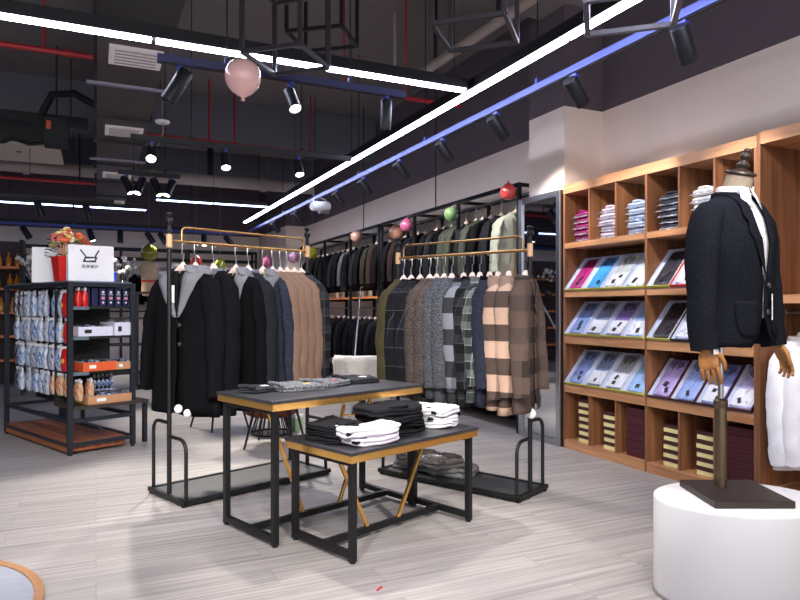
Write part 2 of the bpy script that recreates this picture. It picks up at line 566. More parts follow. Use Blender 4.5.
# ================================================================ CLOTHES RAIL STANDS
def clothes_rack(label, P, Q, wid, zr, ztop, cane, group, loop_in=(.06, .05), outer_end=0, balls=()):
    """P, Q: floor points of the two posts; returns root with local X from P to Q"""
    P = Vector((P[0], P[1], 0)); Q = Vector((Q[0], Q[1], 0))
    L = (Q - P).length; ang = math.atan2(Q.y - P.y, Q.x - P.x)
    t = thing('clothes_rack', label, 'clothes rack', P, ang, group)
    m = MB()
    m.box2((-.012, -wid / 2 + .03, .022), (L + .012, wid / 2 - .03, .036))
    m.build('shelf', mat('dark_grey_board', (64, 65, 68), .55, 0, .15, 12), t, smooth=False, label=None) if False else m.build('shelf', mat('dark_grey_board', (64, 65, 68), .55, 0, .15, 12), t, smooth=False)
    m = MB()
    for s in (-1, 1):
        m.bar((-.03, s * (wid / 2 - .015), .03), (L + .03, s * (wid / 2 - .015), .03), .03, .03)
    for x in (-.015, L + .015):
        m.bar((x, -wid / 2, .0301), (x, wid / 2, .0301), .03, .0302)
    m.build('base_frame', BLACK, t, smooth=False, bevel=.002)
    for x in (-.015, L + .015):
        for s in (-1, 1):
            MB().lathe([(.016, 0), (.016, .014)], 10, (x, s * (wid / 2 - .03), 0)).build('foot', BLACKM, t)
    for x in (0, L):
        MB().tube([(x, 0, .04), (x, 0, zr - .03)], .0155, 14).build('post', BLACK, t)
        MB().lathe([(.0165, zr - .045), (.02, zr - .045), (.02, zr + .045), (.0165, zr + .045)], 16, (x, 0, 0)).build('collar', BEECHC, t)
        e = ztop - zr
        fin = [(.016, zr + .045), (.016, zr + .06), (.02, zr + .065), (.014, zr + .08), (.012, zr + e * .55), (.021, zr + e * .62), (.026, zr + e * .70), (.021, zr + e * .78),
               (.012, zr + e * .82), (.02, zr + e * .88), (.024, zr + e * .93), (.016, zr + e * .985), (.001, ztop)]
        MB().lathe(fin, 16, (x, 0, 0)).build('finial', BLACK, t)
    MB().tube([(.015, 0, zr), (L - .015, 0, zr)], .011, 12).build('rail', BRONZE, t)
    a, b = loop_in; zl = zr + .10; rr = .035
    pts = [(a, 0, zr + .008)] + [(a + rr - rr * math.cos(R(q)), 0, zl - rr + rr * math.sin(R(q))) for q in (0, 30, 60, 90)] + \
          [(L - b - rr + rr * math.sin(R(q)), 0, zl - rr + rr * math.cos(R(q))) for q in (0, 30, 60, 90)] + [(L - b, 0, zr + .008)]
    MB().tube(pts, .008, 10, side=(0, 1, 0)).build('upper_loop', BRONZE, t)
    for x, inn in ((0, 1), (L, -1)):
        for s, hh in ((-1, cane[0]), (1, cane[1])):
            y1 = s * (wid / 2 - .03); r2 = .075
            pts = [(x, y1, .04), (x, y1, hh - r2)] + [(x, y1 - s * (r2 - r2 * math.cos(R(q))), hh - r2 + r2 * math.sin(R(q))) for q in (22, 45, 67, 90)] + [(x, s * .012, hh)]
            MB().tube(pts, .0125, 10, side=(1, 0, 0)).build('side_hoop', BLACK, t)
    for (x, y, z, r) in balls:
        MB().sphere((x, y, z), r, 16, 10, (1, .6, 1)).build('hem_weight', WHITEG, t)['label'] = 'round white disc hanging by the post'
    return t, L, ang
BEECHC = mat('tan_leather_collar', (214, 172, 132), .5, 0, .1, 30)

ZL, ZR = 1.755, 1.70
LP, LQ = (.451, 4.69), (1.546, 5.108)
RP, RQ = (2.72, 3.725), (2.21, 4.80)
rackL, LL, LA = clothes_rack('black and brass clothes rack of plain black, grey and brown coats', LP, LQ, .526, ZL, 1.95, (.43, .52), 'standing clothes racks', (.09, .04), balls=((.03, -.07, .62, .03), (.075, -.11, .59, .028)))
rackR, RL, RA = clothes_rack('black and brass clothes rack of checked and tweed coats', RP, RQ, .426, ZR, 1.87, (.52, .40), 'standing clothes racks', (.06, .06), balls=((-.045, .07, .585, .036),))

# cloths
WBLK = fabric('black_wool', (13, 13, 16), .3)
WBLK2 = fabric('soft_black_wool', (16, 16, 20), .3)
WCHA = fabric('charcoal_wool', (33, 34, 40), .35)
WNAV = fabric('navy_grey_tweed', (34, 37, 48), .4, 180, .3, fleck=(50, 54, 67))
WGRY = fabric('light_grey_felt', (116, 117, 123), .15)
WGRY2 = fabric('blue_grey_felt', (96, 99, 110), .15)
WBRN = fabric('camel_brown_wool', (128, 103, 88), .15)
WTAU = fabric('brown_taupe_tweed', (62, 54, 50), .45, 150, .35, fleck=(94, 84, 79))
WTWD = fabric('grey_salt_tweed', (56, 58, 62), .45, 140, .4, fleck=(94, 97, 102))
WOLV = fabric('olive_canvas', (74, 68, 48), .2)
PBEI = plaid('brown_beige_check', (54, 45, 41), (86, 72, 65), (198, 166, 146), .225, .36, offz=.06, offs=.19)
PBEI2 = plaid('taupe_beige_check', (56, 47, 44), (84, 71, 66), (96, 80, 72), .215, .36, offz=.10, offs=.19)
PGRY = plaid('grey_black_check', (38, 39, 42), (58, 60, 64), (136, 139, 147), .225, .36, offz=.10, offs=.19)
PGRN = plaid('grey_green_plaid', (44, 48, 48), (70, 75, 74), (108, 113, 111), .11, .11, True, line=(150, 154, 152), lw=.05)
PDRK = plaid('black_tartan', (20, 21, 23), (30, 31, 33), (48, 50, 53), .13, .12, True, line=(66, 68, 72), lw=.05)
PWIN = plaid('black_window_check', (22, 23, 26), (25, 26, 30), (28, 29, 33), .14, .12, True, line=(84, 87, 95), lw=.028, offs=.05)

def on_rail(P, Q, s, z):
    return (P[0] + (Q[0] - P[0]) * s, P[1] + (Q[1] - P[1]) * s, z)

leftc = [
    (.085, 'first', WBLK, WGRY, dict(hood=True, lap=.13, brk=-.52, L=1.17, cuff=1.02, neckh=.06), 'black wool coat with wide grey hood collar, at the left end', True),
    (.165, 'a2', WBLK2, WGRY, dict(hood=True, lap=.06, brk=-.46, L=1.20, cuff=1.05), 'black coat with grey collar, second from the left on the left rack', False),
    (.285, 'a3', WBLK2, WGRY2, dict(lap=.055, brk=-.40, L=1.20, cuff=1.03), 'plain black coat with slim grey collar, third from the left on the left rack', False),
    (.44, 'a4', WBLK, WGRY, dict(hood=True, lap=.10, brk=-.66, L=1.19, cuff=1.03), 'black coat with long light grey shawl lapel, fourth from the left on the left rack', False),
    (.53, 'a5', WCHA, WGRY2, dict(lap=.05, brk=-.42, L=1.16, cuff=1.02), 'charcoal coat, fifth from the left on the left rack', False),
    (.64, 'a6', WNAV, WGRY, dict(hood=True, lap=.12, brk=-.60, L=1.14, cuff=1.02), 'navy grey coat with broad grey shawl collar, beside the camel brown coats', False),
    (.715, 'b1', WBRN, WBRN, dict(lap=.055, brk=-.42, L=1.10, cuff=1.0), 'camel brown coat next to the navy grey one, leftmost of four brown coats', False),
    (.775, 'b2', WBRN, WBRN, dict(lap=.055, brk=-.42, L=1.10, cuff=1.0), 'camel brown coat, second of four brown coats from the left', False),
    (.83, 'b3', WBRN, WBRN, dict(lap=.055, brk=-.42, L=1.10, cuff=1.0), 'camel brown coat, third of four brown coats from the left', False),
    (.89, 'b4', WBRN, WBRN, dict(lap=.055, brk=-.42, L=1.10, cuff=1.0), 'camel brown coat, rightmost of four brown coats, before the black tartan one', False),
    (.95, 'b5', PDRK, WBLK, dict(lap=.05, brk=-.42, L=1.08, cuff=.98), 'black tartan coat at the right end of the left rack', False),
]
for i, (s, k, bm, cm, kw, lab, tg) in enumerate(leftc):
    key = k if not k.startswith('b') or k == 'b5' else 'brown%d' % (i % 2)
    hung_garment('hanging_coat', lab, 'coat', on_rail(LP, LQ, s, ZL), LA + PI / 2 + R((27, 9, 4, 18, 8, 22, 13, 13, 13, 13, 10)[i]), 'L' + key, bm, cm, 'coats on the left clothes rack',
                 tagc=tg, seed=i * 2 + 1, collar_label='light grey felt collar' if cm is WGRY else None, **kw)

rightc = [
    (.028, PBEI2, WTAU, dict(L=1.10, cuff=.99, neckh=.04), 'taupe and beige check coat nearest the right post of the right rack'),
    (.14, PBEI, PBEI, dict(L=1.13, cuff=1.0), 'brown and beige large check coat, second from the right on the right rack'),
    (.215, PBEI, PBEI, dict(L=1.10, cuff=1.02), 'brown and beige large check coat, third from the right on the right rack'),
    (.275, WNAV, WBLK, dict(L=1.08, cuff=.95), 'dark navy coat squeezed behind the brown and beige check coats'),
    (.345, PGRN, PGRN, dict(L=1.06, cuff=.94), 'grey green small plaid coat with pale lines in the right rack'),
    (.40, PDRK, WBLK, dict(L=1.10, cuff=.97), 'black and grey tartan coat between the small plaid and big grey check coats'),
    (.465, PGRY, PGRY, dict(L=1.09, cuff=.97), 'grey and black big check coat in the middle of the right rack'),
    (.555, WTWD, WTWD, dict(L=1.08, cuff=.97), 'grey tweed coat beside the big grey check coat'),
    (.615, WTWD, WTWD, dict(L=1.06, cuff=.97), 'grey tweed coat next to the brown tweed coats'),
    (.675, WTAU, WTAU, dict(L=1.03, cuff=.95), 'brown tweed coat, nearer of two brown tweed coats'),
    (.73, WTAU, WTAU, dict(L=1.05, cuff=.95), 'brown tweed coat, farther of two, beside the black window check coats'),
    (.81, PWIN, WBLK, dict(L=1.05, cuff=.96), 'black window check coat, nearer of two, in the right rack'),
    (.885, PWIN, WBLK, dict(L=1.05, cuff=.96), 'black window check coat, farther of two, beside the olive coat'),
    (.95, WOLV, WOLV, dict(L=1.03, cuff=.95), 'olive coat at the far left end of the right rack'),
]
for i, (s, bm, cm, kw, lab) in enumerate(rightc):
    hung_garment('hanging_coat', lab, 'coat', on_rail(RP, RQ, s, ZR), RA + PI / 2 + R((14, 20, 19, 14, 15, 12, 10, 8, 6, 1, 0, -2, -4, -5)[i]), 'R%d' % i, bm, cm, 'coats on the right clothes rack',
                 seed=i * 3 + 40, brk=-.44, lap=.055, **kw)
#PART2
# ================================================================ FOLDED THINGS
def slab(w, d, h, layers=1, e=.35, seed=0, n=36, wob=.006, taper=0.):
    """a soft folded slab: superellipse outline, rounded fold round each layer"""
    m = MB(); rings = []
    prof = []
    for k in range(layers):
        z0, z1 = h * k / layers, h * (k + 1) / layers
        for q in range(7):
            a = -PI / 2 + PI * q / 6
            prof.append((1 - (h / layers) * .5 / (w / 2) * (1 - math.cos(a)) * 1.0, (z0 + z1) / 2 + (z1 - z0) / 2 * math.sin(a)))
    prof = [(.05, 0)] + [(.6, 0)] + prof + [(.6, h * 1.02), (.05, h * 1.02)]
    for r, z in prof:
        ring = []
        for k in range(n):
            t = 2 * PI * k / n
            c, s = math.cos(t), math.sin(t)
            ring.append(Vector((math.copysign(abs(c) ** e, c) * w / 2 * r, math.copysign(abs(s) ** e, s) * d / 2 * r * (1 - taper * c), z)))
        rings.append(ring)
    m.loft(rings)
    m.wobble(wob, 11, seed).wobble(wob * .4, 30, seed + 4)
    zmin = 0.
    for p in m.v:
        p.z = max(p.z, zmin)
    return m

def collar_mesh(w, z, y, s=1.):
    m = MB()
    for sg in (-1, 1):
        pts = [(0, y, z + .004), (sg * .055 * s, y + .012 * s, z + .016), (sg * .07 * s, y - .02 * s, z + .012), (sg * .03 * s, y - .065 * s, z + .006)]
        m.add([Vector(p) for p in pts] + [Vector(p) - Vector((0, 0, .012)) for p in pts], [(0, 1, 2, 3) if sg > 0 else (3, 2, 1, 0), (4, 7, 6, 5), (0, 4, 5, 1), (1, 5, 6, 2), (2, 6, 7, 3), (3, 7, 4, 0)])
    m.tube([(-.055 * s, y + .01, z + .008), (-.03 * s, y + .03 * s, z + .014), (.03 * s, y + .03 * s, z + .014), (.055 * s, y + .01, z + .008)], .012 * s, 8, flat=(1, .8))
    return m

# ================================================================ DISPLAY TABLES
def display_table(name, label, loc, ang, L, W, H, group):
    t = thing(name, label, 'table', (loc[0], loc[1], 0), R(ang), group)
    top = mat('black_slate_board', (50, 51, 55), .38, 0, .25, 14)
    MB().box2((0, 0, H - .018), (L, W, H)).build('tabletop', top, t, smooth=False, bevel=.003)
    m = MB(); q = .006; z0, z1 = H - .056, H - .018
    for a, b in (((q, q), (L - q, q + .004)), ((q, W - q - .004), (L - q, W - q)), ((q, q + .004), (q + .004, W - q - .004)), ((L - q - .004, q + .004), (L - q, W - q - .004))):
        m.box2((a[0], a[1], z0), (b[0], b[1], z1))
    m.build('brass_trim', GOLD, t, smooth=False)
    m = MB().box2((q + .006, q + .006, H - .05), (L - q - .006, W - q - .006, H - .0185)); m.build('under_board', BLACKM, t, smooth=False)
    i = .045; s = .034
    for x in (i, L - i):
        for y in (i, W - i):
            m = MB(); m.bar((x, y, .012), (x, y, H - .05), s, s)
            g = m.build('leg', BLACK, t, smooth=False, bevel=.002)
            MB().lathe([(.013, 0), (.016, .004), (.014, .014)], 10, (x, y, 0)).build('foot', BLACKM, g)
        MB().bar((x, i + s / 2, .04), (x, W - i - s / 2, .04), s, s).build('end_rail', BLACK, t, smooth=False, bevel=.002)
        MB().bar((x, i + s / 2, H - .066), (x, W - i - s / 2, H - .066), .03, .03).build('top_rail', BLACK, t, smooth=False, bevel=.002)
    MB().bar((i + s / 2, W / 2, .04), (L - i - s / 2, W / 2, .04), s, s).build('stretcher', BLACK, t, smooth=False, bevel=.002)
    for a, b in ((.13, .36), (.85, .60)):
        MB().bar((a * L, W / 2, H - .052), (b * L, W / 2, .05), .02, .02, up=(0, 1, 0)).build('brass_brace', GOLD, t, smooth=False, bevel=.002)
    return t
TA, TLA = 19., 20.
tall = display_table('display_table', 'tall black topped display table with brass edge, grey trousers on it', (.854, 3.457), TA, 1.16, .61, .80, 'nesting display tables')
low = display_table('display_table', 'low black topped display table with brass edge, folded sweaters on it', (1.157, 3.066), TLA, 1.02, .58, .575, 'nesting display tables')
def on_table(loc, ang, x, y, z):
    a = R(ang)
    return (loc[0] + x * math.cos(a) - y * math.sin(a), loc[1] + x * math.sin(a) + y * math.cos(a), z)

KBLK = fabric('black_knit', (34, 34, 37), .3, 160, .4)
KWHT = fabric('white_knit', (236, 235, 240), .05, 160, .3)
KLIL = fabric('pale_lilac_knit', (214, 208, 222), .08, 160, .3)
def folded(kind, label, group, m, x, y, z, w, d, h, seed, rz=0., base=None, neck=True, layers=2, dots=False):
    lc, la = base
    t = thing('folded_sweater', label, kind, on_table(lc, la, x, y, z), R(la + rz), group)
    slab(w, d, h, layers, .56, seed, wob=.012).wobble(.016, 6, seed + 2).wobble(.006, 22, seed).floor0().build('body', m, t, ang=70)
    if neck:
        mm = MB().tube([(-.07, -d * .30, h * .98), (-.05, -d * .36, h * 1.02), (0, -d * .385, h * 1.04), (.05, -d * .36, h * 1.02), (.07, -d * .30, h * .98)], .011, 8)
        mm.build('neckband', m, t)
    if dots:
        for k in range(4):
            md = MB().box((-w * .44 + .03 * (k % 2), -d * .3 + .055 * k, h * (.55 + .25 * (k % 2))), (.035, .03, .018), Matrix.Rotation(.6 * k, 3, 'Y'))
            md.wobble(.008, 20, seed)
            md.build('black_print', KBLK, t)
    return t
lowb = ((1.157, 3.066), TLA)
fold_rows = [
    # material, label, x, y, z, w, d, h, rz, dots
    (KBLK, 'black folded sweater at the bottom of the leftmost stack on the low table', .16, .33, .576, .26, .30, .03, 6, 0),
    (KBLK, 'black folded sweater, middle of the leftmost stack on the low table', .165, .34, .608, .25, .29, .03, 2, 0),
    (KBLK, 'black folded sweater on top of the leftmost stack on the low table', .165, .335, .640, .26, .28, .03, 10, 0),
    (KLIL, 'pale lilac folded sweater under a white one near the front of the low table', .25, .145, .576, .31, .22, .045, -4, 1),
    (KWHT, 'white folded sweater with black print on top of the pale lilac one', .235, .145, .624, .34, .21, .045, -10, 1),
    (KBLK, 'black folded sweater at the bottom of the tall middle stack on the low table', .55, .29, .576, .35, .36, .036, 4, 0),
    (KBLK, 'black folded sweater, second from the bottom of the tall middle stack', .56, .30, .614, .35, .35, .036, -5, 0),
    (KBLK, 'black folded sweater, second from the top of the tall middle stack', .545, .29, .652, .36, .35, .036, 7, 0),
    (KBLK, 'black folded sweater on top of the tall middle stack, sleeve trailing left', .53, .30, .690, .40, .32, .04, -3, 0),
    (KWHT, 'white folded sweater at the bottom of the right stack on the low table', .885, .27, .576, .27, .34, .036, 8, 0),
    (KWHT, 'white folded sweater, middle of the right stack on the low table', .89, .275, .614, .26, .33, .036, 2, 1),
    (KWHT, 'white folded sweater with black print on top of the right stack', .885, .27, .652, .28, .33, .040, 12, 1),
]
for i, (m, lab, x, y, z, w, d, h, rz, dots) in enumerate(fold_rows):
    folded('sweater', lab, 'folded sweaters on the low table', m, x, y, z, w, d, h, i * 5 + 2, rz, lowb, dots=dots)
DEN = fabric('washed_grey_denim', (78, 80, 84), .45, 90, .3, fleck=(118, 120, 124))
DEN2 = fabric('black_denim', (50, 51, 55), .4, 90, .3)
tallb = ((.854, 3.457), TA)
for i, (m, lab, x, y, w, d, rz) in enumerate([
    (DEN2, 'small black folded trousers nearest the left end of the tall table', .17, .42, .20, .16, 15),
    (DEN, 'grey denim trousers laid flat with a yellow tag on the tall table', .42, .36, .32, .26, -8),
    (DEN, 'grey denim trousers laid flat in the middle of the tall table', .66, .40, .30, .25, 10),
    (DEN2, 'black denim trousers folded at the right end of the tall table', .93, .42, .27, .26, -14)]):
    t = thing('folded_trousers', lab, 'trousers', on_table(*tallb, x, y, .801), R(TA + rz), 'trousers on the tall table')
    slab(w, d, .032, 2, .4, 60 + i, wob=.012).build('legs', m, t, ang=70)
    MB().tube([(-w * .46, -d * .40, .036), (-w * .47, 0, .043), (-w * .45, d * .40, .036)], .012, 8).build('waistband', m, t)
    MB().box((w * .1, -d * .2, .036), (.05, .03, .004)).wobble(.004, 30, i).build('label', mat(('white_card', 'yellow_card', 'red_card', 'white_card2')[i], ((235, 235, 235), (214, 196, 60), (196, 80, 60), (230, 230, 230))[i], .6), t)

# clear bags of knitwear on the right rack
BAGM = mat('wrinkled_clear_bag_on_grey_knit', (128, 128, 130), .12, 0, .45, 14, .6, coat=1.)
BAGM2 = mat('wrinkled_clear_bag_on_brown_knit', (104, 101, 100), .12, 0, .45, 14, .6, coat=1.)
for i, (sx, y, z, lab, rz) in enumerate([
    (.66, -.06, .037, 'clear bag of grey knitwear on the right rack base, nearest the post', 8),
    (.88, -.05, .037, 'clear bag of grey knitwear lying in the middle of the right rack base', -6),
    (1.06, -.04, .037, 'clear bag of grey knitwear at the far end of the right rack base', 5),
    (.74, .02, .105, 'clear bag of dark knitwear on top of the two nearer bags', -14),
    (.97, .01, .105, 'clear bag of dark knitwear on top of the two farther bags', 12)]):
    ux, uy = math.cos(RA), math.sin(RA)
    p = (RP[0] + ux * sx - uy * y, RP[1] + uy * sx + ux * y, z)
    t = thing('bagged_knitwear', lab, 'clothing bag', p, RA + R(rz), 'bagged knitwear on the right rack')
    slab(.29, .30, .066, 2, .5, 80 + i, wob=.02).wobble(.008, 40, i).build('bag', (BAGM, BAGM2)[i > 2], t, ang=25)

# ================================================================ WALL SHELVING
D = WX - .02 - FX
S0, S1, S2 = 4.91, 3.895, 2.93
su = thing('shelving_unit', 'wide walnut wall shelving unit filled with folded and boxed shirts', 'shelving unit', (FX, S1, 0), 0)
def wl(y): return y - S1
def wb(name, lo, hi, m, bev=.002, parent=None):
    return MB().box2(lo, hi).build(name, m, parent or su, smooth=False, bevel=bev)
wb('back_panel', (D - .012, wl(S2), .02), (D, wl(S0), 2.43), WOODV, 0)
for y in (S0 - .012, S1, S2 + .012):
    wb('side_panel', (0, wl(y) - .012, 0), (D - .013, wl(y) + .012, 2.36), WOODV)
wb('top_panel', (-.004, wl(S2), 2.36), (D - .013, wl(S0), 2.44), WOODH)
ZS = [(1.85, 1.9), (1.40, 1.45), (.972, 1.042), (.522, .592), (.0, .08)]
for z0, z1 in ZS:
    for a, b in ((S1 + .0125, S0 - .0245), (S2 + .0245, S1 - .0125)):
        wb('shelf' if z0 > .01 else 'plinth', (-.003, wl(a), z0), (D - .013, wl(b), z1), WOODH)
lw_, rw_ = (S0 - .0245 - S1 - .0125) / 3, (S1 - .0125 - S2 - .0245) / 3
cols = [S0 - .0245 - lw_ * (k + .5) for k in range(3)] + [S1 - .0125 - rw_ * (k + .5) for k in range(3)]
for k in (1, 2):
    for z0, z1 in ((1.9, 2.36), (.08, .522)):
        y = S0 - .0245 - lw_ * k
        wb('divider', (.002, wl(y) - .009, z0), (D - .013, wl(y) + .009, z1), WOODV)
        y = S1 - .0125 - rw_ * k
        wb('divider', (.002, wl(y) - .009, z0), (D - .013, wl(y) + .009, z1), WOODV)
TILT = R(50)
for zb in (1.45, 1.042, .592):
    for a, b in ((S1 + .02, S0 - .03), (S2 + .03, S1 - .02)):
        m = MB(); e = Vector((math.cos(TILT), 0, math.sin(TILT))); n_ = Vector((-math.sin(TILT), 0, math.cos(TILT)))
        p0 = Vector((.034, 0, zb + .001)); 
        ring = [p0, p0 + e * .40, p0 + e * .40 - n_ * .02 , p0 + Vector((.03, 0, 0))]
        m.loft([[Vector((p.x, wl(a), p.z)) for p in ring], [Vector((p.x, wl(b), p.z)) for p in ring]])
        m.build('sloped_board', WOODH, su, smooth=False)
# tall hanging section nearer the camera
wr = thing('wardrobe_unit', 'tall open walnut wardrobe unit at the right edge with one high shelf', 'wardrobe', (FX, 2.92, 0), 0)
def wr_(y): return y - 2.92
E0 = 1.5
wb('side_panel', (-.02, -.026, 0), (D, .0, 2.45), WOODV, .002, wr)
wb('side_panel', (-.03, wr_(E0), 0), (D, wr_(E0) + .026, 2.45), WOODV, .002, wr)
wb('top_panel', (-.02, wr_(E0) + .027, 2.37), (D, -.027, 2.45), WOODH, .002, wr)
wb('back_panel', (D - .012, wr_(E0) + .027, .12), (D, -.027, 2.37), WOODV, 0, wr)
wb('shelf', (.0, wr_(E0) + .027, 1.33), (D - .013, -.027, 1.385), WOODH, .002, wr)
wb('plinth', (-.03, wr_(E0) + .027, 0), (D, -.027, .12), WOODH, .002, wr)
MB().tube([(.24, wr_(E0) + .026, 1.27), (.24, -.0265, 1.27)], .0125, 12).build('rail', STEEL, wr)
for yy in (-.034,):
    MB().box((.24, yy, 1.275), (.045, .014, .05)).build('rail_bracket', STEEL, wr, smooth=False, bevel=.004)
hung_garment('hanging_shirt', 'white cotton shirt hanging below the high shelf of the wardrobe unit', 'shirt', (FX + .25, 2.80, 1.282), R(180), 'wshirt', CLOTHW, None, 'shirts in the wardrobe unit', seed=77, L=1.02, cuff=.98, brk=-.30, lap=.03, w=1.06, buttons=1)
hung_garment('hanging_shirt', 'second white cotton shirt hanging just in front of the first in the wardrobe unit', 'shirt', (FX + .25, 2.68, 1.282), R(176), 'wshirt2', CLOTHW, None, 'shirts in the wardrobe unit', seed=78, L=1.0, cuff=.96, brk=-.30, lap=.03, w=1.04, buttons=1)

# folded shirts in the top pigeonholes
def shirtcloth(name, rgb, **k): return mat('shirt_' + name, rgb, .35, 0, k.get('var', .12), k.get('scale', 60), .2, coat=.5)
stackspec = [('magenta', (150, 30, 104), 5, .25), ('pale lilac', (226, 214, 230), 5, .05), ('light blue', (186, 204, 236), 5, .06), ('dark navy', (46, 48, 66), 6, .5), ('white', (240, 240, 244), 5, .03), ('white', (240, 240, 244), 4, .03)]
places = ['bottom of the', 'second in the', 'third in the', 'fourth in the', 'fifth in the', 'sixth in the']
CLEARM = mat('cellophane_edge', (168, 170, 182), .15, 0, .1, 40, .3, coat=1., alpha=.5)
for ci, (cn, rgb, n, var) in enumerate(stackspec):
    m = shirtcloth(cn + str(ci), rgb, var=var)
    for k in range(n):
        pl = ('bottom' if k == 0 else 'top' if k == n - 1 else ORD[k] + ' from bottom')
        col = ('leftmost', 'second', 'third', 'fourth', 'fifth', 'rightmost')[ci]
        jx = random.uniform(-.012, .012)
        t = thing('folded_shirt', '%s packaged shirt, %s in the %s top pigeonhole' % (cn, pl, col), 'shirt',
                  (FX + .20 + jx, cols[ci] - .015 + random.uniform(-.006, .006), 1.901 + k * (.047 if n == 6 else .054)), R(90 + random.uniform(-4, 4)), 'folded shirts in the top pigeonholes')
        h = .044 if n == 6 else .05
        slab(.21, .31, h, 2, .3, ci * 9 + k, wob=.006).build('body', m, t, ang=60)
        # the collar faces the aisle (local +Y)
        collar_mesh(.2, h, .115, .9).build('collar', m, t, ang=30)
        # crinkled cellophane flap hanging out at the front
        mm = MB(); rows = []
        for a in range(4):
            rows.append([Vector((-.095 + .19 * b / 8, .146 + .009 * a * (1 + .5 * math.sin(b * 1.3 + k)), h * (.55 - .12 * a) + .004 * math.sin(b * 2.1 + a + k))) for b in range(9)])
        mm.grid(rows); mm.build('cellophane_flap', CLEARM, t, solid=.0015)

# boxed shirts on the sloped rows
YEL = mat('yellow_box_edge', (202, 196, 80), .5)
WHB = mat('white_box_tray', (186, 195, 220), .45)
MAR = mat('dark_maroon_card', (70, 22, 34), .45)
REDB = mat('red_box_edge', (214, 44, 36), .45)
BLKB = mat('black_box_edge', (34, 28, 34), .45)
BANDW = mat('white_paper_band', (240, 240, 246), .5)
PRINT = mat('black_print_ink', (28, 28, 34), .5)
def filmed(nm, c):
    """shirt cloth under crinkled clear film: glossy film glints painted as pale streaks, darker folds"""
    if nm in MC: return MC[nm]
    m, nt, b = newmat(nm)
    tc = N(nt, 'ShaderNodeTexCoord'); oi = N(nt, 'ShaderNodeObjectInfo')
    ad = N(nt, 'ShaderNodeVectorMath', operation='ADD')
    nt.links.new(tc.outputs['Object'], ad.inputs[0]); nt.links.new(oi.outputs['Location'], ad.inputs[1])
    mp = N(nt, 'ShaderNodeMapping'); mp.inputs['Rotation'].default_value = (0, 0, .7); mp.inputs['Scale'].default_value = (1, 2.2, 1)
    nt.links.new(ad.outputs[0], mp.inputs[0])
    nz = N(nt, 'ShaderNodeTexNoise', i_Scale=13., i_Detail=5., i_Roughness=.65, i_Distortion=1.2)
    nt.links.new(mp.outputs[0], nz.inputs['Vector'])
    rp = N(nt, 'ShaderNodeValToRGB'); e = rp.color_ramp.elements; l = s2l(c)
    e[0].position = .36; e[0].color = tuple(x * .55 for x in l) + (1,)
    e[1].position = .70; e[1].color = tuple(min(.9, x * 1.1 + .22) for x in l) + (1,)  # pale end paints the gloss of the film
    e.new(.46).color = l + (1,); e.new(.60).color = l + (1,)
    nt.links.new(nz.outputs[0], rp.inputs[0]); nt.links.new(rp.outputs[0], b.inputs['Base Color'])
    b.inputs['Roughness'].default_value = .3; b.inputs['Coat Weight'].default_value = .4
    bp = N(nt, 'ShaderNodeBump', i_Strength=.4, i_Distance=.004)
    nt.links.new(nz.outputs[0], bp.inputs['Height']); nt.links.new(bp.outputs[0], b.inputs['Normal'])
    MC[nm] = m
    return m
BANDF = filmed('filmed_white_band', (222, 224, 234))
def boxed_shirt(y, zb, bw, tray_m, edge_m, edge_name, shirt_c, cname, band, label, seed):
    t = thing('boxed_shirt', label, 'boxed shirt', (FX + .006, y, zb + .0015), 0, 'boxed shirts on the sloped shelves')
    t.rotation_euler = (0, -TILT, 0)
    Lb, hb, w = .385, .034, bw / 2 - .004
    m = MB(); m.box2((.0, -w, .0), (Lb, w, .006))
    m.build('tray', WHB, t, smooth=False)
    m = MB()
    m.box2((0, -w, .0065), (.005, w, hb))
    if edge_m is YEL:
        m.box2((.005, -w - .0015, .0065), (Lb, -w + .0005, hb - .004))
        k_ = MB(); k_.box2((Lb - .005, -w, .0065), (Lb, w, hb)); k_.box2((.0055, -w + .001, .0065), (Lb - .005, -w + .006, hb)); k_.box2((.0055, w - .005, .0065), (Lb - .005, w, hb))
        k_.build('tray_wall', WHB, t, smooth=False)
    else:
        m.box2((Lb - .005, -w, .006), (Lb, w, hb)); m.box2((.005, -w, .006), (Lb - .005, -w + .005, hb)); m.box2((.005, w - .005, .006), (Lb - .005, w, hb))
    m.build('rim', edge_m, t, smooth=False)
    m = MB()
    m.box2((.005, w - .04, .0065), (Lb - .005, w - .005, .024)); m.build('white_liner', WHB, t, smooth=False)
    sc = filmed('boxed_' + cname, shirt_c)
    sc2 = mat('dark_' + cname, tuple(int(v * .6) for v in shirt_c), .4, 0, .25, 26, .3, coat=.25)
    sh = slab(.355, bw - .058, .022, 1, .25, seed, 28, .004)
    for p in sh.v: p += Vector((.192, -.019, .0068))
    sh.build('shirt', sc, t, ang=60)
    cm = MB()
    for sg in (-1, 1):
        pts = [Vector(p) for p in ((.335, 0, .031), (.338, sg * .055, .036), (.30, sg * .062, .036), (.262, sg * .018, .032))]
        cm.add([p + Vector((0, -.018, 0)) for p in (pts if sg > 0 else pts[::-1])], [(0, 1, 2, 3)])
    cm.tube([(.30, -.075, .03), (.335, -.066, .032), (.348, -.018, .033), (.335, .03, .032), (.30, .04, .03)], .008, 8)
    cm.build('collar', sc2, t, ang=30)
    MB().box((.21, -.018, .0295), (.15, .016, .003)).build('placket', sc, t, smooth=False)
    if band:
        MB().box2((.03, -w + .018, .0295), (.17, w - .045, .032)).wobble(.002, 20, seed).build('paper_band', BANDF, t, smooth=False)
    m = MB(); r2 = random.Random(seed)
    for k in range(1 + seed % 2):
        m.box((.07 + .055 * k, -.02 + r2.uniform(-.035, .03), .0345), (.03 + r2.random() * .03, .02 + r2.random() * .02, .003), Matrix.Rotation(r2.uniform(-.5, .5), 3, 'Z'))
    m.build('printed_tag', PRINT, t, smooth=False)
    return t
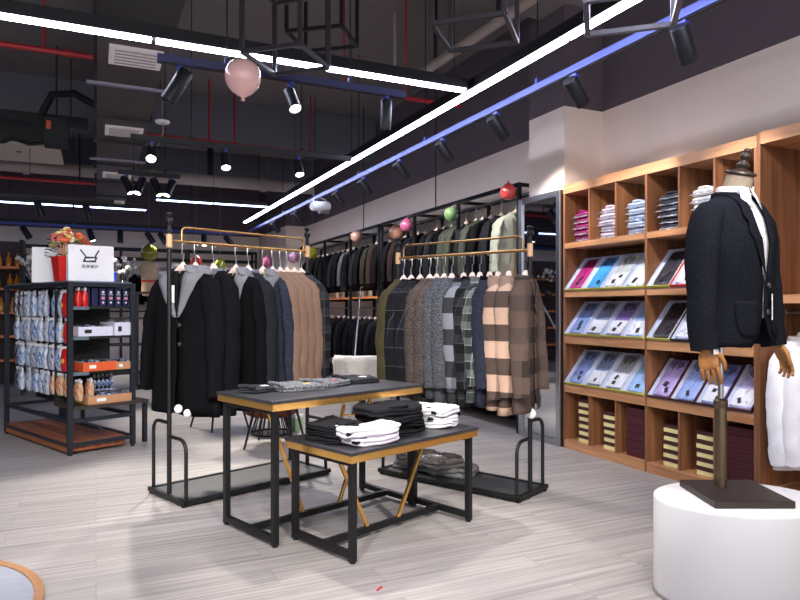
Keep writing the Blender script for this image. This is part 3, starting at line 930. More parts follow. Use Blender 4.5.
rowspec = {
 0: ([('magenta', (160, 36, 110), 0, 'Y'), ('bright blue', (60, 150, 214), 0, 'Y'), ('light grey', (196, 204, 206), 1, 'Y'), ('pale mint', (206, 224, 222), 1, 'Y')],
     [('black patterned', (44, 44, 54), 0, 'Y'), ('white', (236, 236, 240), 1, 'R'), ('white', (232, 232, 238), 1, 'R'), ('pale blue', (196, 206, 232), 1, 'R')]),
 1: ([('cornflower blue', (120, 142, 200), 0, 'Y'), ('slate blue', (120, 134, 164), 1, 'Y'), ('violet', (126, 110, 176), 1, 'Y'), ('sky blue', (140, 178, 224), 1, 'Y')],
     [('plain black', (36, 30, 38), 0, 'Y'), ('pale lavender', (178, 176, 220), 1, 'K'), ('lavender', (168, 164, 212), 1, 'K'), ('blue', (150, 170, 218), 1, 'K')]),
 2: ([('cornflower blue', (128, 154, 212), 0, 'Y'), ('steel blue', (112, 130, 168), 1, 'Y'), ('grey', (142, 146, 156), 1, 'Y'), ('sky blue', (160, 190, 232), 0, 'Y')],
     [('lilac', (164, 148, 204), 0, 'M'), ('soft blue', (140, 164, 222), 0, 'M'), ('periwinkle blue', (126, 144, 208), 1, 'M'), ('pale lilac', (190, 178, 222), 1, 'M')]),
}
EDG = {'Y': YEL, 'R': REDB, 'K': BLKB, 'M': MAR}
rowname = ('top', 'middle', 'bottom')
sd = 100
for r_ in (0, 1, 2):
    zb = (1.45, 1.042, .592)[r_]
    for side in (0, 1):
        a, b = ((S0 - .03, S1 + .016), (S1 - .016, S2 + .03))[side]
        n = 4; bw = (a - b) / n
        for k, (cn, c, band, ed) in enumerate(rowspec[r_][side]):
            en = {'Y': 'yellow', 'R': 'red', 'K': 'black', 'M': 'dark maroon'}[ed]
            lab = '%s shirt in %s edged box, %s in the %s sloped row, %s bay' % (cn, en, ORD[k], rowname[r_], ('left', 'right')[side])
            sd += 1
            boxed_shirt(a - bw * (k + .5), zb, bw, WHB, EDG[ed], en, c, cn.replace(' ', '_') + '_cloth', band, lab, sd)

# flat cartons in the bottom pigeonholes
CRM = mat('cream_card', (232, 224, 160), .55)
for ci, (n, plain) in enumerate([(6, 0), (5, 0), (6, 1), (5, 0), (5, 0), (7, 1)]):
    h = .39 / 6 if not plain else .40 / n
    for k in range(n):
        col = ('leftmost', 'second', 'third', 'fourth', 'fifth', 'rightmost')[ci]
        pl = ('bottom' if k == 0 else 'top' if k == n - 1 else ORD[k] + ' from the bottom')
        wd = .17 if not plain else .22
        y = cols[ci] - (lw_ if ci < 3 else rw_) / 2 + wd / 2 + .016
        t = thing('shirt_carton', ('dark maroon and cream flat carton, %s of the %s bottom pigeonhole' if not plain else 'plain dark maroon flat carton, %s of the %s bottom pigeonhole') % (pl, col),
                  'box', (FX + .04 + random.uniform(0, .008), y, .081 + k * h), 0, 'cartons in the bottom pigeonholes')
        hb = h - .002
        MB().box2((0, -wd / 2, 0), (.33, wd / 2, hb * .55)).build('carton_base', CRM if not plain else MAR, t, smooth=False, bevel=.002)
        MB().box2((-.003, -wd / 2 - .002, hb * .55), (.333, wd / 2 + .002, hb)).build('lid', MAR, t, smooth=False, bevel=.002)

# ================================================================ MIRROR
mr = thing('wall_mirror', 'tall wall mirror in a grey steel frame between clothes rails and shelving', 'mirror', (FX, 5.255, 0), 0)
MIRR = mat('silvered_glass', (196, 198, 204), .02, 1., .0, 3)
MB().box2((-.012, -.27, .06), (-.004, .27, 2.35)).build('mirror_glass', MIRR, mr, smooth=False)
MB().box2((-.003, -.33, 0), (.028, .33, 2.41)).build('backing', BLACKM, mr, smooth=False)
for a, b in (((-.03, -.33, 0), (-.0035, -.272, 2.41)), ((-.03, .272, 0), (-.0035, .33, 2.41)), ((-.03, -.2715, 2.352), (-.0035, .2715, 2.41)), ((-.03, -.2715, 0), (-.0035, .2715, .058))):
    MB().box2(a, b).build('frame_bar', STEEL, mr, smooth=False, bevel=.004)

# ================================================================ PLINTH AND MANNEQUIN
LATX, LATY = math.cos(R(-24.9)), math.sin(R(-24.9))
pl = thing('display_plinth', 'white glossy round drum plinth under the blazer mannequin', 'plinth', (2.651, 2.055, 0), R(-24.9))
MB().lathe([(.98, .0), (.99, .004), (.99, .425), (.985, .436), (.97, .44), (.001, .44)], 96, (0, 0, 0), .375, .285).build('drum', WHITEG, pl, ang=50)
MB().lathe([(.995, .001), (1.0, .003), (1.0, .012), (.992, .014)], 96, (0, 0, 0), .377, .287).build('base_edge', mat('grey_base_edge', (130, 128, 128), .5), pl)  # grey ring round the foot of the drum

MZ = .441
mrz = R(-24.9 - 90 + 33 - 90)
mq = thing('mannequin', 'tailor mannequin torso with jointed wooden hands wearing a charcoal blazer and white shirt', 'mannequin', (2.635, 2.135, MZ), mrz)
prz = R(-24.9) - mrz
IRON = mat('rusted_dark_iron', (66, 58, 54), .45, .6, .35, 8)
b = MB(); b.box((0, 0, .0155), (.345, .36, .031)); o = b.build('base_plate', IRON, mq, smooth=False, bevel=.003); o.rotation_euler.z = prz
o.location = Vector((.010, .070, 0))
MB().tube([(0, 0, .031), (0, 0, .43)], .027, 20).build('lower_pole', mat('brushed_bronze_pipe', (120, 104, 84), .35, .9, .25, 12), mq)
MB().tube([(0, 0, .43), (0, 0, .80), (-.02, .02, 1.0)], .0125, 14).build('upper_pole', STEEL, mq)
MB().lathe([(.028, .395), (.031, .4), (.031, .43), (.02, .438), (.0125, .44)], 20).build('pole_clamp', mat('brushed_bronze_pipe', (0, 0, 0)), mq)
MOX, MOY, MOZ = -.052, .036, -.04      # the torso sits a little off its pole
JT = [(1.435, .066, .062, -.01), (1.41, .088, .072, -.01), (1.385, .135, .084, -.008), (1.355, .178, .096, -.004), (1.31, .205, .108, 0), (1.20, .214, .128, .010), (1.02, .200, .122, .014),
      (.92, .198, .116, .012), (.82, .212, .122, .01), (.725, .222, .126, .008)]
JO = [(1.44, .064), (1.30, .054), (1.02, .005), (.87, .006), (.78, .03), (.725, .085)]
JM = fabric('charcoal_flecked_wool', (17, 18, 24), .4, 300, .3, fleck=(28, 30, 37))
zs = zlist(JT, .03)
jb = MB().grid(torso_pts(JT, JO, zs, 44, .88)); jb.wobble(.006, 6, 5).wobble(.003, 19, 2)
jk = jb.build('blazer', JM, mq, solid=.006)
jk.modifiers['solid'].offset = 1; jk.location = (MOX, MOY, MOZ)
jk['label'] = 'charcoal single breasted wool blazer'
for s in (-1, 1):
    m = MB()
    P = [(.15, -.004, 1.352), (.188, -.004, 1.335), (.218, -.004, 1.295), (.242, -.004, 1.22), (.258, -.002, 1.12), (.270, .002, 1.0), (.280, .010, .88), (.284, .020, .79), (.286, .030, .715)]
    rr = [.04, .064, .074, .077, .074, .068, .062, .059, .057]
    fine = []; fr = []
    for i in range(len(P) - 1):
        for j in range(3):
            q = j / 3.
            fine.append((s * (P[i][0] + (P[i + 1][0] - P[i][0]) * q), P[i][1] + (P[i + 1][1] - P[i][1]) * q, P[i][2] + (P[i + 1][2] - P[i][2]) * q)); fr.append(rr[i] + (rr[i + 1] - rr[i]) * q)
    fine.append((s * P[-1][0], P[-1][1], P[-1][2])); fr.append(rr[-1])
    m.tube(fine, fr, 20, flat=(.78, 1), side=(1, 0, 0)); m.wobble(.008, 8, 11 + s).wobble(.003, 24, 3)
    sv = m.build('sleeve', JM, jk, ang=60)
    for k in range(3):
        pass
# lapels, collar
m = MB()
for s in (-1, 1):
    rows = []
    for i in range(19):
        q = i / 18.; z = 1.415 + (1.03 - 1.415) * q
        h = interp(JO, z)[0]
        wd = .040 + .030 * q / .36 if q < .36 else .074 * (1 - (q - .36) / .64) ** .75
        if .33 < q < .40: wd *= .72
        wd = max(.003, wd)
        row = [Vector((s * (h - .003 + wd * j / 4.), surf(JT, z, h + wd * j / 4., .009 + .004 * (j / 4.), .88), z)) for j in range(5)]
        rows.append(row if s < 0 else row[::-1])
    m.grid(rows)
m.build('lapel', JM, jk, solid=.004)
m = MB(); rows = []
for dz, off in ((-.065, .022), (-.03, .018), (.008, .012), (.014, .0)):
    row = []
    for k in range(26):
        p = .75 + (2 * PI - 1.5) * k / 25; bk = .5 - .5 * math.cos(p)
        row.append(Vector(((.082 + off) * math.sin(p), (.072 + off) * math.cos(p) - .010, 1.405 + dz + .02 * bk)))
    rows.append(row)
m.grid(rows); m.build('jacket_collar', JM, jk, solid=.004)
for x0, x1, z0, z1, nm in ((.055, .165, .77, .93, 'patch_pocket'), (-.165, -.055, .77, .93, 'patch_pocket')):
    rows = []
    for i in range(9):
        z = z1 + (z0 - z1) * i / 8.
        ins = .0 if i < 6 else (.004 if i == 6 else .012 if i == 7 else .03)
        rows.append([Vector((x0 + ins + (x1 - x0 - 2 * ins) * j / 8., surf(JT, z, x0 + ins + (x1 - x0 - 2 * ins) * j / 8., .0125, .88), z)) for j in range(9)])
    MB().grid(rows).build(nm, JM, jk, solid=.004)
for z in (1.0, .88):
    MB().lathe([(.001, -.003), (.012, -.003), (.013, 0), (.011, .003), (.001, .002)], 14, (-.02, surf(JT, z, .02, .015, .88), z), M=Matrix.Rotation(R(-90), 3, 'X')).build('button', DARKBTN, jk)
MB().box((-.045, surf(JT, .93, .045, .022, .88), .905), (.034, .003, .115), Matrix.Rotation(R(25), 3, 'Z')).build('price_tag', WHITE, jk, smooth=False)['label'] = 'white card price tag'
ct = MB().box((.286, .083, .712), (.03, .004, .025)); ct.build('cuff_tag', WHITE, jk, smooth=False)
# shirt
ST = [(z, a * .93, b_ * .91, y) for z, a, b_, y in JT]
sh = MB().grid(torso_pts(ST, [(9, .004), (-9, .004)], [z for z in zs if z > .85], 40, .88)); 
dsh = sh.build('dress_shirt', CLOTHW, mq, solid=.003)
dsh.location = (MOX, MOY, MOZ); dsh['label'] = 'white cotton dress shirt'
m = MB(); rows = []
for dz, off in ((-.045, .016), (-.01, .013), (.022, .008), (.026, .001)):
    row = []
    for k in range(26):
        p = .12 + (2 * PI - .24) * k / 25; bk = .5 - .5 * math.cos(p)
        row.append(Vector(((.063 + off) * math.sin(p), (.060 + off) * math.cos(p) - .008, 1.425 + dz + .012 * bk - (.03 * (1 - bk) ** 3 if dz < -.02 else 0))))
    rows.append(row)
m.grid(rows); m.build('shirt_collar', CLOTHW, dsh, solid=.003)
m = MB()
for s in (-1, 1):
    pts = [(s * .006, .070, 1.445), (s * .055, .048, 1.452), (s * .078, .074, 1.392), (s * .036, .106, 1.345)]
    m.add([Vector(p) for p in pts], [(0, 1, 2, 3) if s < 0 else (3, 2, 1, 0)])
m.build('collar_point', CLOTHW, dsh, solid=.003)
rows = [[Vector((x, surf(ST, z, abs(x), .006, .88), z)) for x in (-.014, 0, .014)] for z in (1.38, 1.3, 1.2, 1.1, 1.0)]
MB().grid(rows).build('placket', CLOTHW, dsh, solid=.002)
for z in (1.33, 1.22, 1.12):
    MB().sphere((0, surf(ST, z, 0, .009, .88), z), .005, 8, 6).build('shirt_button', WHITE, dsh)
NTILT = Matrix.Rotation(R(-16), 3, 'X')
NOFF = Vector((MOX * 1.15, MOY - .008, 1.40 + MOZ)) - NTILT @ Vector((0, 0, 1.40))
LINEN = fabric('oatmeal_linen', (156, 142, 126), .12, 220, .3)
MB().lathe([(.066, 1.38), (.063, 1.43), (.060, 1.49), (.058, 1.515), (.001, 1.517)], 28, NOFF, M=NTILT).build('neck', LINEN, mq)
DWD = wood('dark_stained_wood', (40, 30, 26), (66, 50, 42), 'z', .35)
MB().lathe([(.001, 1.5175), (.064, 1.5175), (.068, 1.524), (.064, 1.532), (.04, 1.537), (.026, 1.543), (.022, 1.549), (.029, 1.558), (.030, 1.566), (.018, 1.576), (.014, 1.585), (.021, 1.594), (.024, 1.603), (.018, 1.613), (.012, 1.62),
            (.016, 1.628), (.014, 1.637), (.001, 1.641)], 24, NOFF, M=NTILT).build('neck_finial', DWD, mq)
HWD = wood('honey_jointed_wood', (150, 96, 44), (196, 138, 76), 'z', .4)
def wooden_hand(s, wrist, spread, yaw):
    """hand hanging from the cuff; fingers point down, palm faces the thigh"""
    m = MB()
    prof = [(.0, .024, .019), (-.02, .025, .018), (-.035, .034, .016), (-.06, .041, .0155), (-.085, .042, .015), (-.10, .038, .013), (-.106, .03, .008)]
    rings = []
    for z, a, b_ in prof:
        rings.append([Vector((b_ * math.cos(2 * PI * k / 18), a * math.sin(2 * PI * k / 18), z)) for k in range(18)])
    m.loft(rings)
    h = m.build('hand', HWD, mq, ang=60, loc=wrist)
    h['label'] = 'jointed wooden hand'
    h.rotation_euler = (R(10), R(spread), R(yaw))
    for i, (y, L) in enumerate(((.030, .080), (.010, .088), (-.011, .083), (-.031, .066))):
        curl = (.25, .34, .42, .5)[i]
        p = Vector((0, y, -.098)); pts = []; rr = []; a = .06; d_y = .1 * y / .03
        for seg, (l, r0) in enumerate(((.45, .0095), (.30, .0085), (.25, .0075))):
            a += curl * (.5, .9, .8)[seg]
            dr = Vector((-s * math.sin(a), d_y * .5, -math.cos(a)))
            for q in (0, .12, .5, .9):
                pts.append(p + dr * (l * L * q)); rr.append(r0 * (.82 if q == 0 else 1.06 if q == .12 else .95 if q == .5 else 1.0))
            p = p + dr * (l * L)
        pts.append(p); rr.append(.0045)
        MB().tube(pts, rr, 10, side=(0, 1, 0)).build('finger', HWD, h, ang=70)
    pts = [(0, .030, -.03), (-s * .008, .050, -.055), (-s * .018, .058, -.085), (-s * .026, .056, -.112), (-s * .029, .053, -.118)]
    MB().tube(pts, [.013, .0125, .0105, .009, .004], 10, side=(0, 1, 0)).build('thumb', HWD, h, ang=70)
wooden_hand(1, (.284 + MOX, .034 + MOY, .695), -4, 24)
wooden_hand(-1, (-.286 + MOX, .038 + MOY, .695), 24, -24)
#PART3
# ================================================================ ACCESSORY GONDOLA
GA = 24.; G0 = (-.207, 6.439)
GL, GW, GH = 1.55, .57, 1.53
gd = thing('accessory_gondola', 'black steel gondola with wooden base holding sock packs and boxes', 'display stand', (G0[0], G0[1], 0), R(GA))
def gw(x, y, z):
    a = R(GA)
    return (G0[0] + x * math.cos(a) - y * math.sin(a), G0[1] + x * math.sin(a) + y * math.cos(a), z)
GST = mat('blue_black_steel', (44, 50, 58), .4, .4, .15, 20)
for (x, y) in ((0, 0), (GW, 0), (0, GL), (GW, GL)):
    hh = GH
    MB().bar((x, y, .02), (x, y, hh), .042).build('post', GST, gd, smooth=False, bevel=.002)
    MB().lathe([(.018, 0), (.018, .02)], 10, (x, y, 0)).build('foot', BLACKM, gd)
for z, xs in ((GH - .021, 1), (.30, 1), (.09, 1)):
    for x in (0, GW):
        MB().bar((x, .021, z), (x, GL - .021, z), .034).build('rail', GST, gd, smooth=False)
    for y in (0, GL):
        MB().bar((.021, y, z), (GW - .021, y, z), .034).build('rail', GST, gd, smooth=False)
MB().box((.28, .72, .20), (.03, 1.40, .03)).build('cross_bar', GST, gd, smooth=False)
for y in (.4, .9): MB().bar((.28, y, .215), (.28, y, .36), .03).build('upright', GST, gd, smooth=False)
MB().box2((.0, .02, GH), (GW, GL, GH + .012)).build('top_board', mat('slate_blue_board', (96, 112, 124), .5), gd, smooth=False)
OW = wood('orange_brown_plank', (120, 66, 38), (176, 106, 66), 'y', .5)
MB().box2((-.015, .022, .025), (GW - .06, GL - .02, .11)).build('base_board', OW, gd, smooth=False, bevel=.003)
MB().box2((.27, .42, .36), (.285, GL - .03, 1.49)).build('peg_panel', BLACKM, gd, smooth=False)
MB().box2((.03, .40, .42), (GW - .03, .415, 1.46)).build('end_panel', BLACKM, gd, smooth=False)
SHZ = (1.315, 1.045, .73)
for z in SHZ:
    MB().box2((.05, .02, z - .022), (GW - .02, .40, z)).build('shelf', BLACKM, gd, smooth=False)
    MB().box2((.022, -.012, z - .03), (.16, .018, z)).build('shelf_bracket', mat('slate_blue_board', (0, 0, 0)), gd, smooth=False)
MB().box2((.02, -.04, .40), (GW + .14, .40, .43)).build('low_shelf', mat('dark_brown_board', (62, 52, 46), .45, 0, .2, 10), gd, smooth=False)
MB().bar((GW + .12, 0, .02), (GW + .12, 0, .40), .036).build('low_shelf_leg', GST, gd, smooth=False)
for zt in (1.47, 1.21, .955, .70):
    MB().bar((.30, .06, zt), (.30, 1.42, zt), .012).build('peg_rail', BLACKM, gd, smooth=False)

def packmat(nm, a, b, c):
    if nm in MC: return MC[nm]
    m, nt, bb = newmat(nm)
    tc = N(nt, 'ShaderNodeTexCoord')
    nz = N(nt, 'ShaderNodeTexNoise', i_Scale=22., i_Detail=4., i_Distortion=1.5)
    mp = N(nt, 'ShaderNodeMapping'); mp.inputs['Scale'].default_value = (1, 1, .45)
    nt.links.new(tc.outputs['Object'], mp.inputs[0]); nt.links.new(mp.outputs[0], nz.inputs['Vector'])
    rp = N(nt, 'ShaderNodeValToRGB'); rp.color_ramp.interpolation = 'CONSTANT'
    e = rp.color_ramp.elements
    e[0].position = 0; e[0].color = s2l(a) + (1,); e[1].position = .40; e[1].color = s2l(b) + (1,)
    e.new(.48).color = s2l(c) + (1,)
    nt.links.new(nz.outputs[0], rp.inputs[0]); nt.links.new(rp.outputs[0], bb.inputs['Base Color'])
    bb.inputs['Roughness'].default_value = .18; bb.inputs['Coat Weight'].default_value = .6
    MC[nm] = m
    return m
PKB = packmat('blue_white_pack', (70, 96, 150), (140, 164, 204), (206, 214, 226))
PKB2 = packmat('pale_blue_pack', (120, 150, 196), (178, 196, 218), (214, 222, 232))
PKB3 = packmat('white_navy_pack', (44, 58, 104), (196, 200, 210), (160, 172, 196))
PKD = packmat('dark_pack', (26, 28, 36), (60, 66, 78), (150, 156, 164))
PKR = packmat('red_pack', (190, 26, 24), (216, 40, 32), (196, 28, 26))
PKK = packmat('kraft_pack', (196, 30, 28), (196, 160, 124), (206, 172, 136))
def pack(x, y, ztop, h, w, m, label, dep=.05, header=WHITE, emblem=None):
    t = thing('sock_pack', label, 'sock pack', gw(x + random.uniform(-.015, .015), y, ztop - h), R(GA + random.uniform(-14, 14)), 'packs hanging on the gondola')
    mb = MB(); rings = []
    for i in range(9):
        q = i / 8.; wd = w / 2; dd = max(.006, dep / 2 * math.sin(PI * min(.985, .10 + q * .885)) ** .6)
        rings.append([Vector((math.cos(2 * PI * k / 12) * dd, math.copysign(abs(math.sin(2 * PI * k / 12)) ** .5, math.sin(2 * PI * k / 12)) * wd, q * h * .88)) for k in range(12)])
    mb.loft(rings); mb.wobble(.005, 25, x * 9 + y * 17 + ztop * 5)
    mb.build('pouch', m, t, ang=50)
    MB().box((0, 0, h * .91), (.012, w * .96, h * .13)).wobble(.003, 30, y).build('header_card', header, t, smooth=False)
    MB().tube([(.0, 0, h * .97), (.0, 0, h * 1.0), (.02, 0, h * 1.01)], .004, 6).build('hang_tab', WHITE, t)
    if emblem:
        MB().lathe([(.001, 0), (.022, 0), (.022, .003), (.001, .0031)], 14, (-dep / 2 - .004, 0, h * .42), M=Matrix.Rotation(R(-90), 3, 'Y')).build('round_emblem', emblem, t)
    return t
rows_ = [(1.47, .25, 'top'), (1.215, .235, 'second'), (.96, .235, 'third'), (.705, .225, 'bottom')]
GOLDP = mat('gold_print', (236, 176, 70), .4)
for zt, h, rn in rows_:
    for k in range(9):
        y = 1.43 - k * .155 + random.uniform(-.012, .012)
        m = (PKB, PKB2, PKB3)[(k * 7 + len(rn)) % 3]; cn = ('blue and white', 'pale blue', 'white and navy')[(k * 7 + len(rn)) % 3]; em = None; hd = WHITE
        if rn in ('top', 'second', 'third') and k == 8: m = PKR; cn = 'red'; em = GOLDP
        if rn == 'top' and k in (0, 1): m = PKD; cn = 'dark'
        if rn == 'third' and k == 0: m = PKD; cn = 'dark'
        if rn == 'bottom' and k in (6, 7, 8): m = PKK; cn = 'red and kraft'; 
        if rn == 'bottom' and k in (0,): m = PKD; cn = 'dark'
        pack(.06, y, zt, h * (1.0 if cn != 'red and kraft' else .92), random.uniform(.095, .115) if cn != 'red' else .13, m, '%s hanging pack in the %s row of the gondola, %s from the left' % (cn, rn, ORD[k]), .07, hd, em)
# a second pack deeper on some pegs and the packs on the end face
for zt, h, rn in rows_[:1]:
    for k in range(2):
        pack(.075 + .06 * k, .045, zt + .01, .18, .12, PKR, 'red hanging pack behind the near post, %s in from the post' % ORD[k], .07)
pack(.10, .05, .66, .19, .10, PKK, 'red and kraft pack above the low wooden shelf, nearer the post', .07)
pack(.20, .07, .66, .18, .10, PKK, 'red and kraft pack above the low wooden shelf, farther from the post', .07)
NAVB = mat('navy_gift_box', (30, 36, 74), .35, 0, .1, 8)
PINK = mat('pink_print', (226, 150, 160), .5)
for k in range(6):
    x = .165 + k * .072
    t = thing('navy_box', 'navy slim gift box on the top gondola shelf, %s from the left' % ORD[k], 'gift box', gw(x, .10, SHZ[0] + .001), R(GA), 'navy boxes on the top gondola shelf')
    MB().box2((-.027, -.06, 0), (.027, .14, .165)).build('carton', NAVB, t, smooth=False, bevel=.003)
    if k > 1:
        MB().sphere((0, -.0605, .13), .012, 12, 8, (1, .15, 1)).box((0, -.0612, .108), (.036, .002, .005)).sphere((0, -.0605, .034), .010, 12, 8, (1, .15, 1)).build('white_print', WHITE, t)
        MB().box((0, -.0612, .075), (.03, .002, .024)).build('pink_print', PINK, t, smooth=False)
ORG = mat('orange_carton', (226, 98, 48), .45)
KRF = mat('kraft_carton', (196, 146, 104), .55, 0, .12, 14)
LILW = mat('pale_lilac_carton', (222, 222, 238), .4)
def tray(x, y, z, w, d, h, m, label, rz=0., items=5, inner=PKD):
    t = thing('open_tray', label, 'carton', gw(x, y, z + .001), R(GA + rz), 'open cartons on the gondola shelves')
    b = MB(); b.box2((0, 0, 0), (w, d, .006))
    for lo, hi in (((0, 0, .006), (w, .005, h)), ((0, d - .005, .006), (w, d, h)), ((0, .005, .006), (.005, d - .005, h)), ((w - .005, .005, .006), (w, d - .005, h))):
        b.box2(lo, hi)
    b.build('carton', m, t, smooth=False)
    MB().box((w * .28, -.001, h * .5), (w * .2, .002, h * .4)).build('printed_label', WHITE if m is not LILW else PRINT, t, smooth=False)
    for k in range(items):
        s_ = slab(w / items * .8, d * .8, h * .7, 1, .4, k + int(w * 100), 16, .004)
        for p in s_.v: p += Vector((w * (k + .5) / items, d / 2, .012 + h * .35))
        s_.build('folded_accessory', (inner, PKD, PKB)[k % 3], t)
tray(.08, .02, SHZ[1], .31, .30, .085, LILW, 'pale lilac carton with dark accessories on the second gondola shelf')
tray(.40, .0, SHZ[1], .17, .30, .12, LILW, 'small white carton at the right end of the second gondola shelf', 0, 3, PKB)
tray(.11, -.01, SHZ[2], .30, .32, .08, ORG, 'bright orange carton of accessories on the third gondola shelf')
tray(.41, .0, SHZ[2], .17, .30, .07, KRF, 'small kraft carton at the right end of the third gondola shelf', 0, 3)
tray(.15, -.02, .43, .42, .30, .075, KRF, 'long kraft carton of accessories on the low wooden shelf')
for k in range(5):
    t = thing('sock_pack', 'clear pack hanging above the low wooden shelf, %s from the left' % ORD[k], 'sock pack', gw(.30 + .04 * k, .2, .53), R(GA), 'clear packs above the low shelf')
    slab(.035, .05, .13, 1, .5, k, 12, .003).build('pouch', PKB, t); MB().box((0, 0, .138), (.02, .004, .018)).build('header_card', WHITE, t, smooth=False)
# carrier bags, pot and plate on the top
TZ = GH + .0125
def carrier_bag(loc, rz, w, h, d, label, logo):
    t = thing('carrier_bag', label, 'shopping bag', loc, rz, 'white carrier bags on the gondola')
    b = MB(); b.loft([[Vector((x * w / 2, y * d / 2 * k + yo, z)) for x, y in ((-1, -1), (1, -1), (1, 1), (-1, 1))] for z, k, yo in ((0, 1, 0), (h * .5, .86, 0), (h, .8, 0))])
    b.build('bag_body', WHITE, t, smooth=False, bevel=.002)
    if logo:
        f = -d / 2 * .93 - .004
        LG = mat('ink_navy_print', (44, 42, 60), .6)
        def yy(z): return -d / 2 * (1 - .28 * min(z, h * .5) / h if z < h * .5 else .86 - .12 * (z - h * .5) / h) - .003
        m = MB()
        m.bar((-.095, yy(.30), .285), (-.048, yy(.225), .222), .012, .002, up=(0, 1, 0)); m.bar((.065, yy(.30), .285), (.030, yy(.225), .222), .012, .002, up=(0, 1, 0))
        m.build('printed_handles', LG, t, smooth=False)
        m = MB(); y0 = yy(.2)
        m.loft([[Vector((-.075, y0, .172)), Vector((.035, y0, .172)), Vector((.05, y0 + .002, .222)), Vector((-.055, y0 + .002, .222))], [Vector((-.075, y0 - .002, .172)), Vector((.035, y0 - .002, .172)), Vector((.05, y0, .222)), Vector((-.055, y0, .222))]])
        m.build('printed_plate', LG, t, smooth=False)
        m = MB(); m.bar((-.05, y0 - .0035, .193), (.028, y0 - .0035, .200), .003, .018, up=VZ); m.build('plate_lettering', WHITE, t, smooth=False)
        for txt, size, x, z, mm in (('凯来番护', .036, -.085, .120, LG), ('·······', .02, -.165, .262, mat('faint_grey_print', (170, 170, 176), .7)), ('··· ··', .02, .07, .055, mat('faint_grey_print', (0, 0, 0)))):
            cu = bpy.data.curves.new('lettering', 'FONT'); cu.body = txt; cu.size = size; cu.extrude = .0006
            tmp = bpy.data.objects.new('tmp', cu); COL.objects.link(tmp)
            dg = bpy.context.evaluated_depsgraph_get()
            me = bpy.data.meshes.new_from_object(tmp.evaluated_get(dg))
            bpy.data.objects.remove(tmp)
            me.materials.clear(); me.materials.append(mm)
            o = bpy.data.objects.new('lettering', me); COL.objects.link(o); o.parent = t
            o.location = (x, yy(z + .015) - .0015, z); o.rotation_euler = (R(90), 0, 0)
    return t
carrier_bag(gw(.215, .09, TZ), R(14), .385, .325, .10, 'white carrier bag with navy hanging plate logo, in front on the gondola', True)
carrier_bag(gw(.12, .66, TZ), R(-8), .36, .335, .10, 'plain white carrier bag standing behind the red flower pot', False)
pt = thing('flower_pot', 'square red pot with pink, yellow and orange flowers on the gondola', 'potted flowers', gw(.06, .27, TZ), R(GA))
MB().loft([[Vector((x * w, y * w, z)) for x, y in ((-1, -1), (1, -1), (1, 1), (-1, 1))] for z, w in ((0, .062), (.004, .064), (.21, .085), (.225, .088))]).build('pot', RED, pt, smooth=False, bevel=.006)
LEAF = mat('green_leaf', (58, 98, 40), .5, 0, .35, 40)
rnd = random.Random(5)
m = MB()
for k in range(70):
    a = rnd.uniform(0, 2 * PI); q = rnd.uniform(.03, .17); z = rnd.uniform(.20, .40)
    c = Vector((math.cos(a) * q, math.sin(a) * q, z)); d = Vector((math.cos(a), math.sin(a), rnd.uniform(-.4, .5))).normalized(); s = d.cross(VZ).normalized()
    L = rnd.uniform(.045, .075); w = L * .36
    m.add([c, c + d * L * .5 + s * w + Vector((0, 0, .006)), c + d * L, c + d * L * .5 - s * w + Vector((0, 0, .006)), c + d * L * .5 + Vector((0, 0, .012))], [(0, 1, 4), (1, 2, 4), (2, 3, 4), (3, 0, 4)])
m.build('foliage', LEAF, pt)
for k in range(40):
    a = rnd.uniform(0, 2 * PI); q = rnd.uniform(0, .21); c = Vector((math.cos(a) * q + .04, math.sin(a) * q + .04, .455 - q * .5 + rnd.uniform(-.02, .03)))
    fm = (mat('pink_petal', (240, 130, 118), .6), mat('yellow_petal', (252, 238, 160), .6), mat('cream_petal', (250, 240, 200), .6), mat('orange_petal', (244, 126, 76), .6))[k % 4]
    m = MB(); r0 = rnd.uniform(.044, .064)
    for ring, (rr, nn) in enumerate(((1., 7), (.7, 6), (.4, 5))):
        for j in range(nn):
            b = 2 * PI * j / nn + ring; d = Vector((math.cos(b), math.sin(b), .25 + .55 * ring)).normalized(); s = d.cross(VZ).normalized()
            p = c + Vector((0, 0, .004 * ring)); L = r0 * rr
            m.add([p, p + d * L * .6 + s * L * .42, p + d * L, p + d * L * .6 - s * L * .42], [(0, 1, 2), (0, 2, 3)])
    m.sphere(c + Vector((0, 0, .004)), r0 * .62, 10, 7, (1, 1, .8)).wobble(.010, 70, k)
    m.tube([Vector((c.x * .4, c.y * .4, .2)), c], .003, 5)
    m.build('flower', fm, pt, smooth=False)

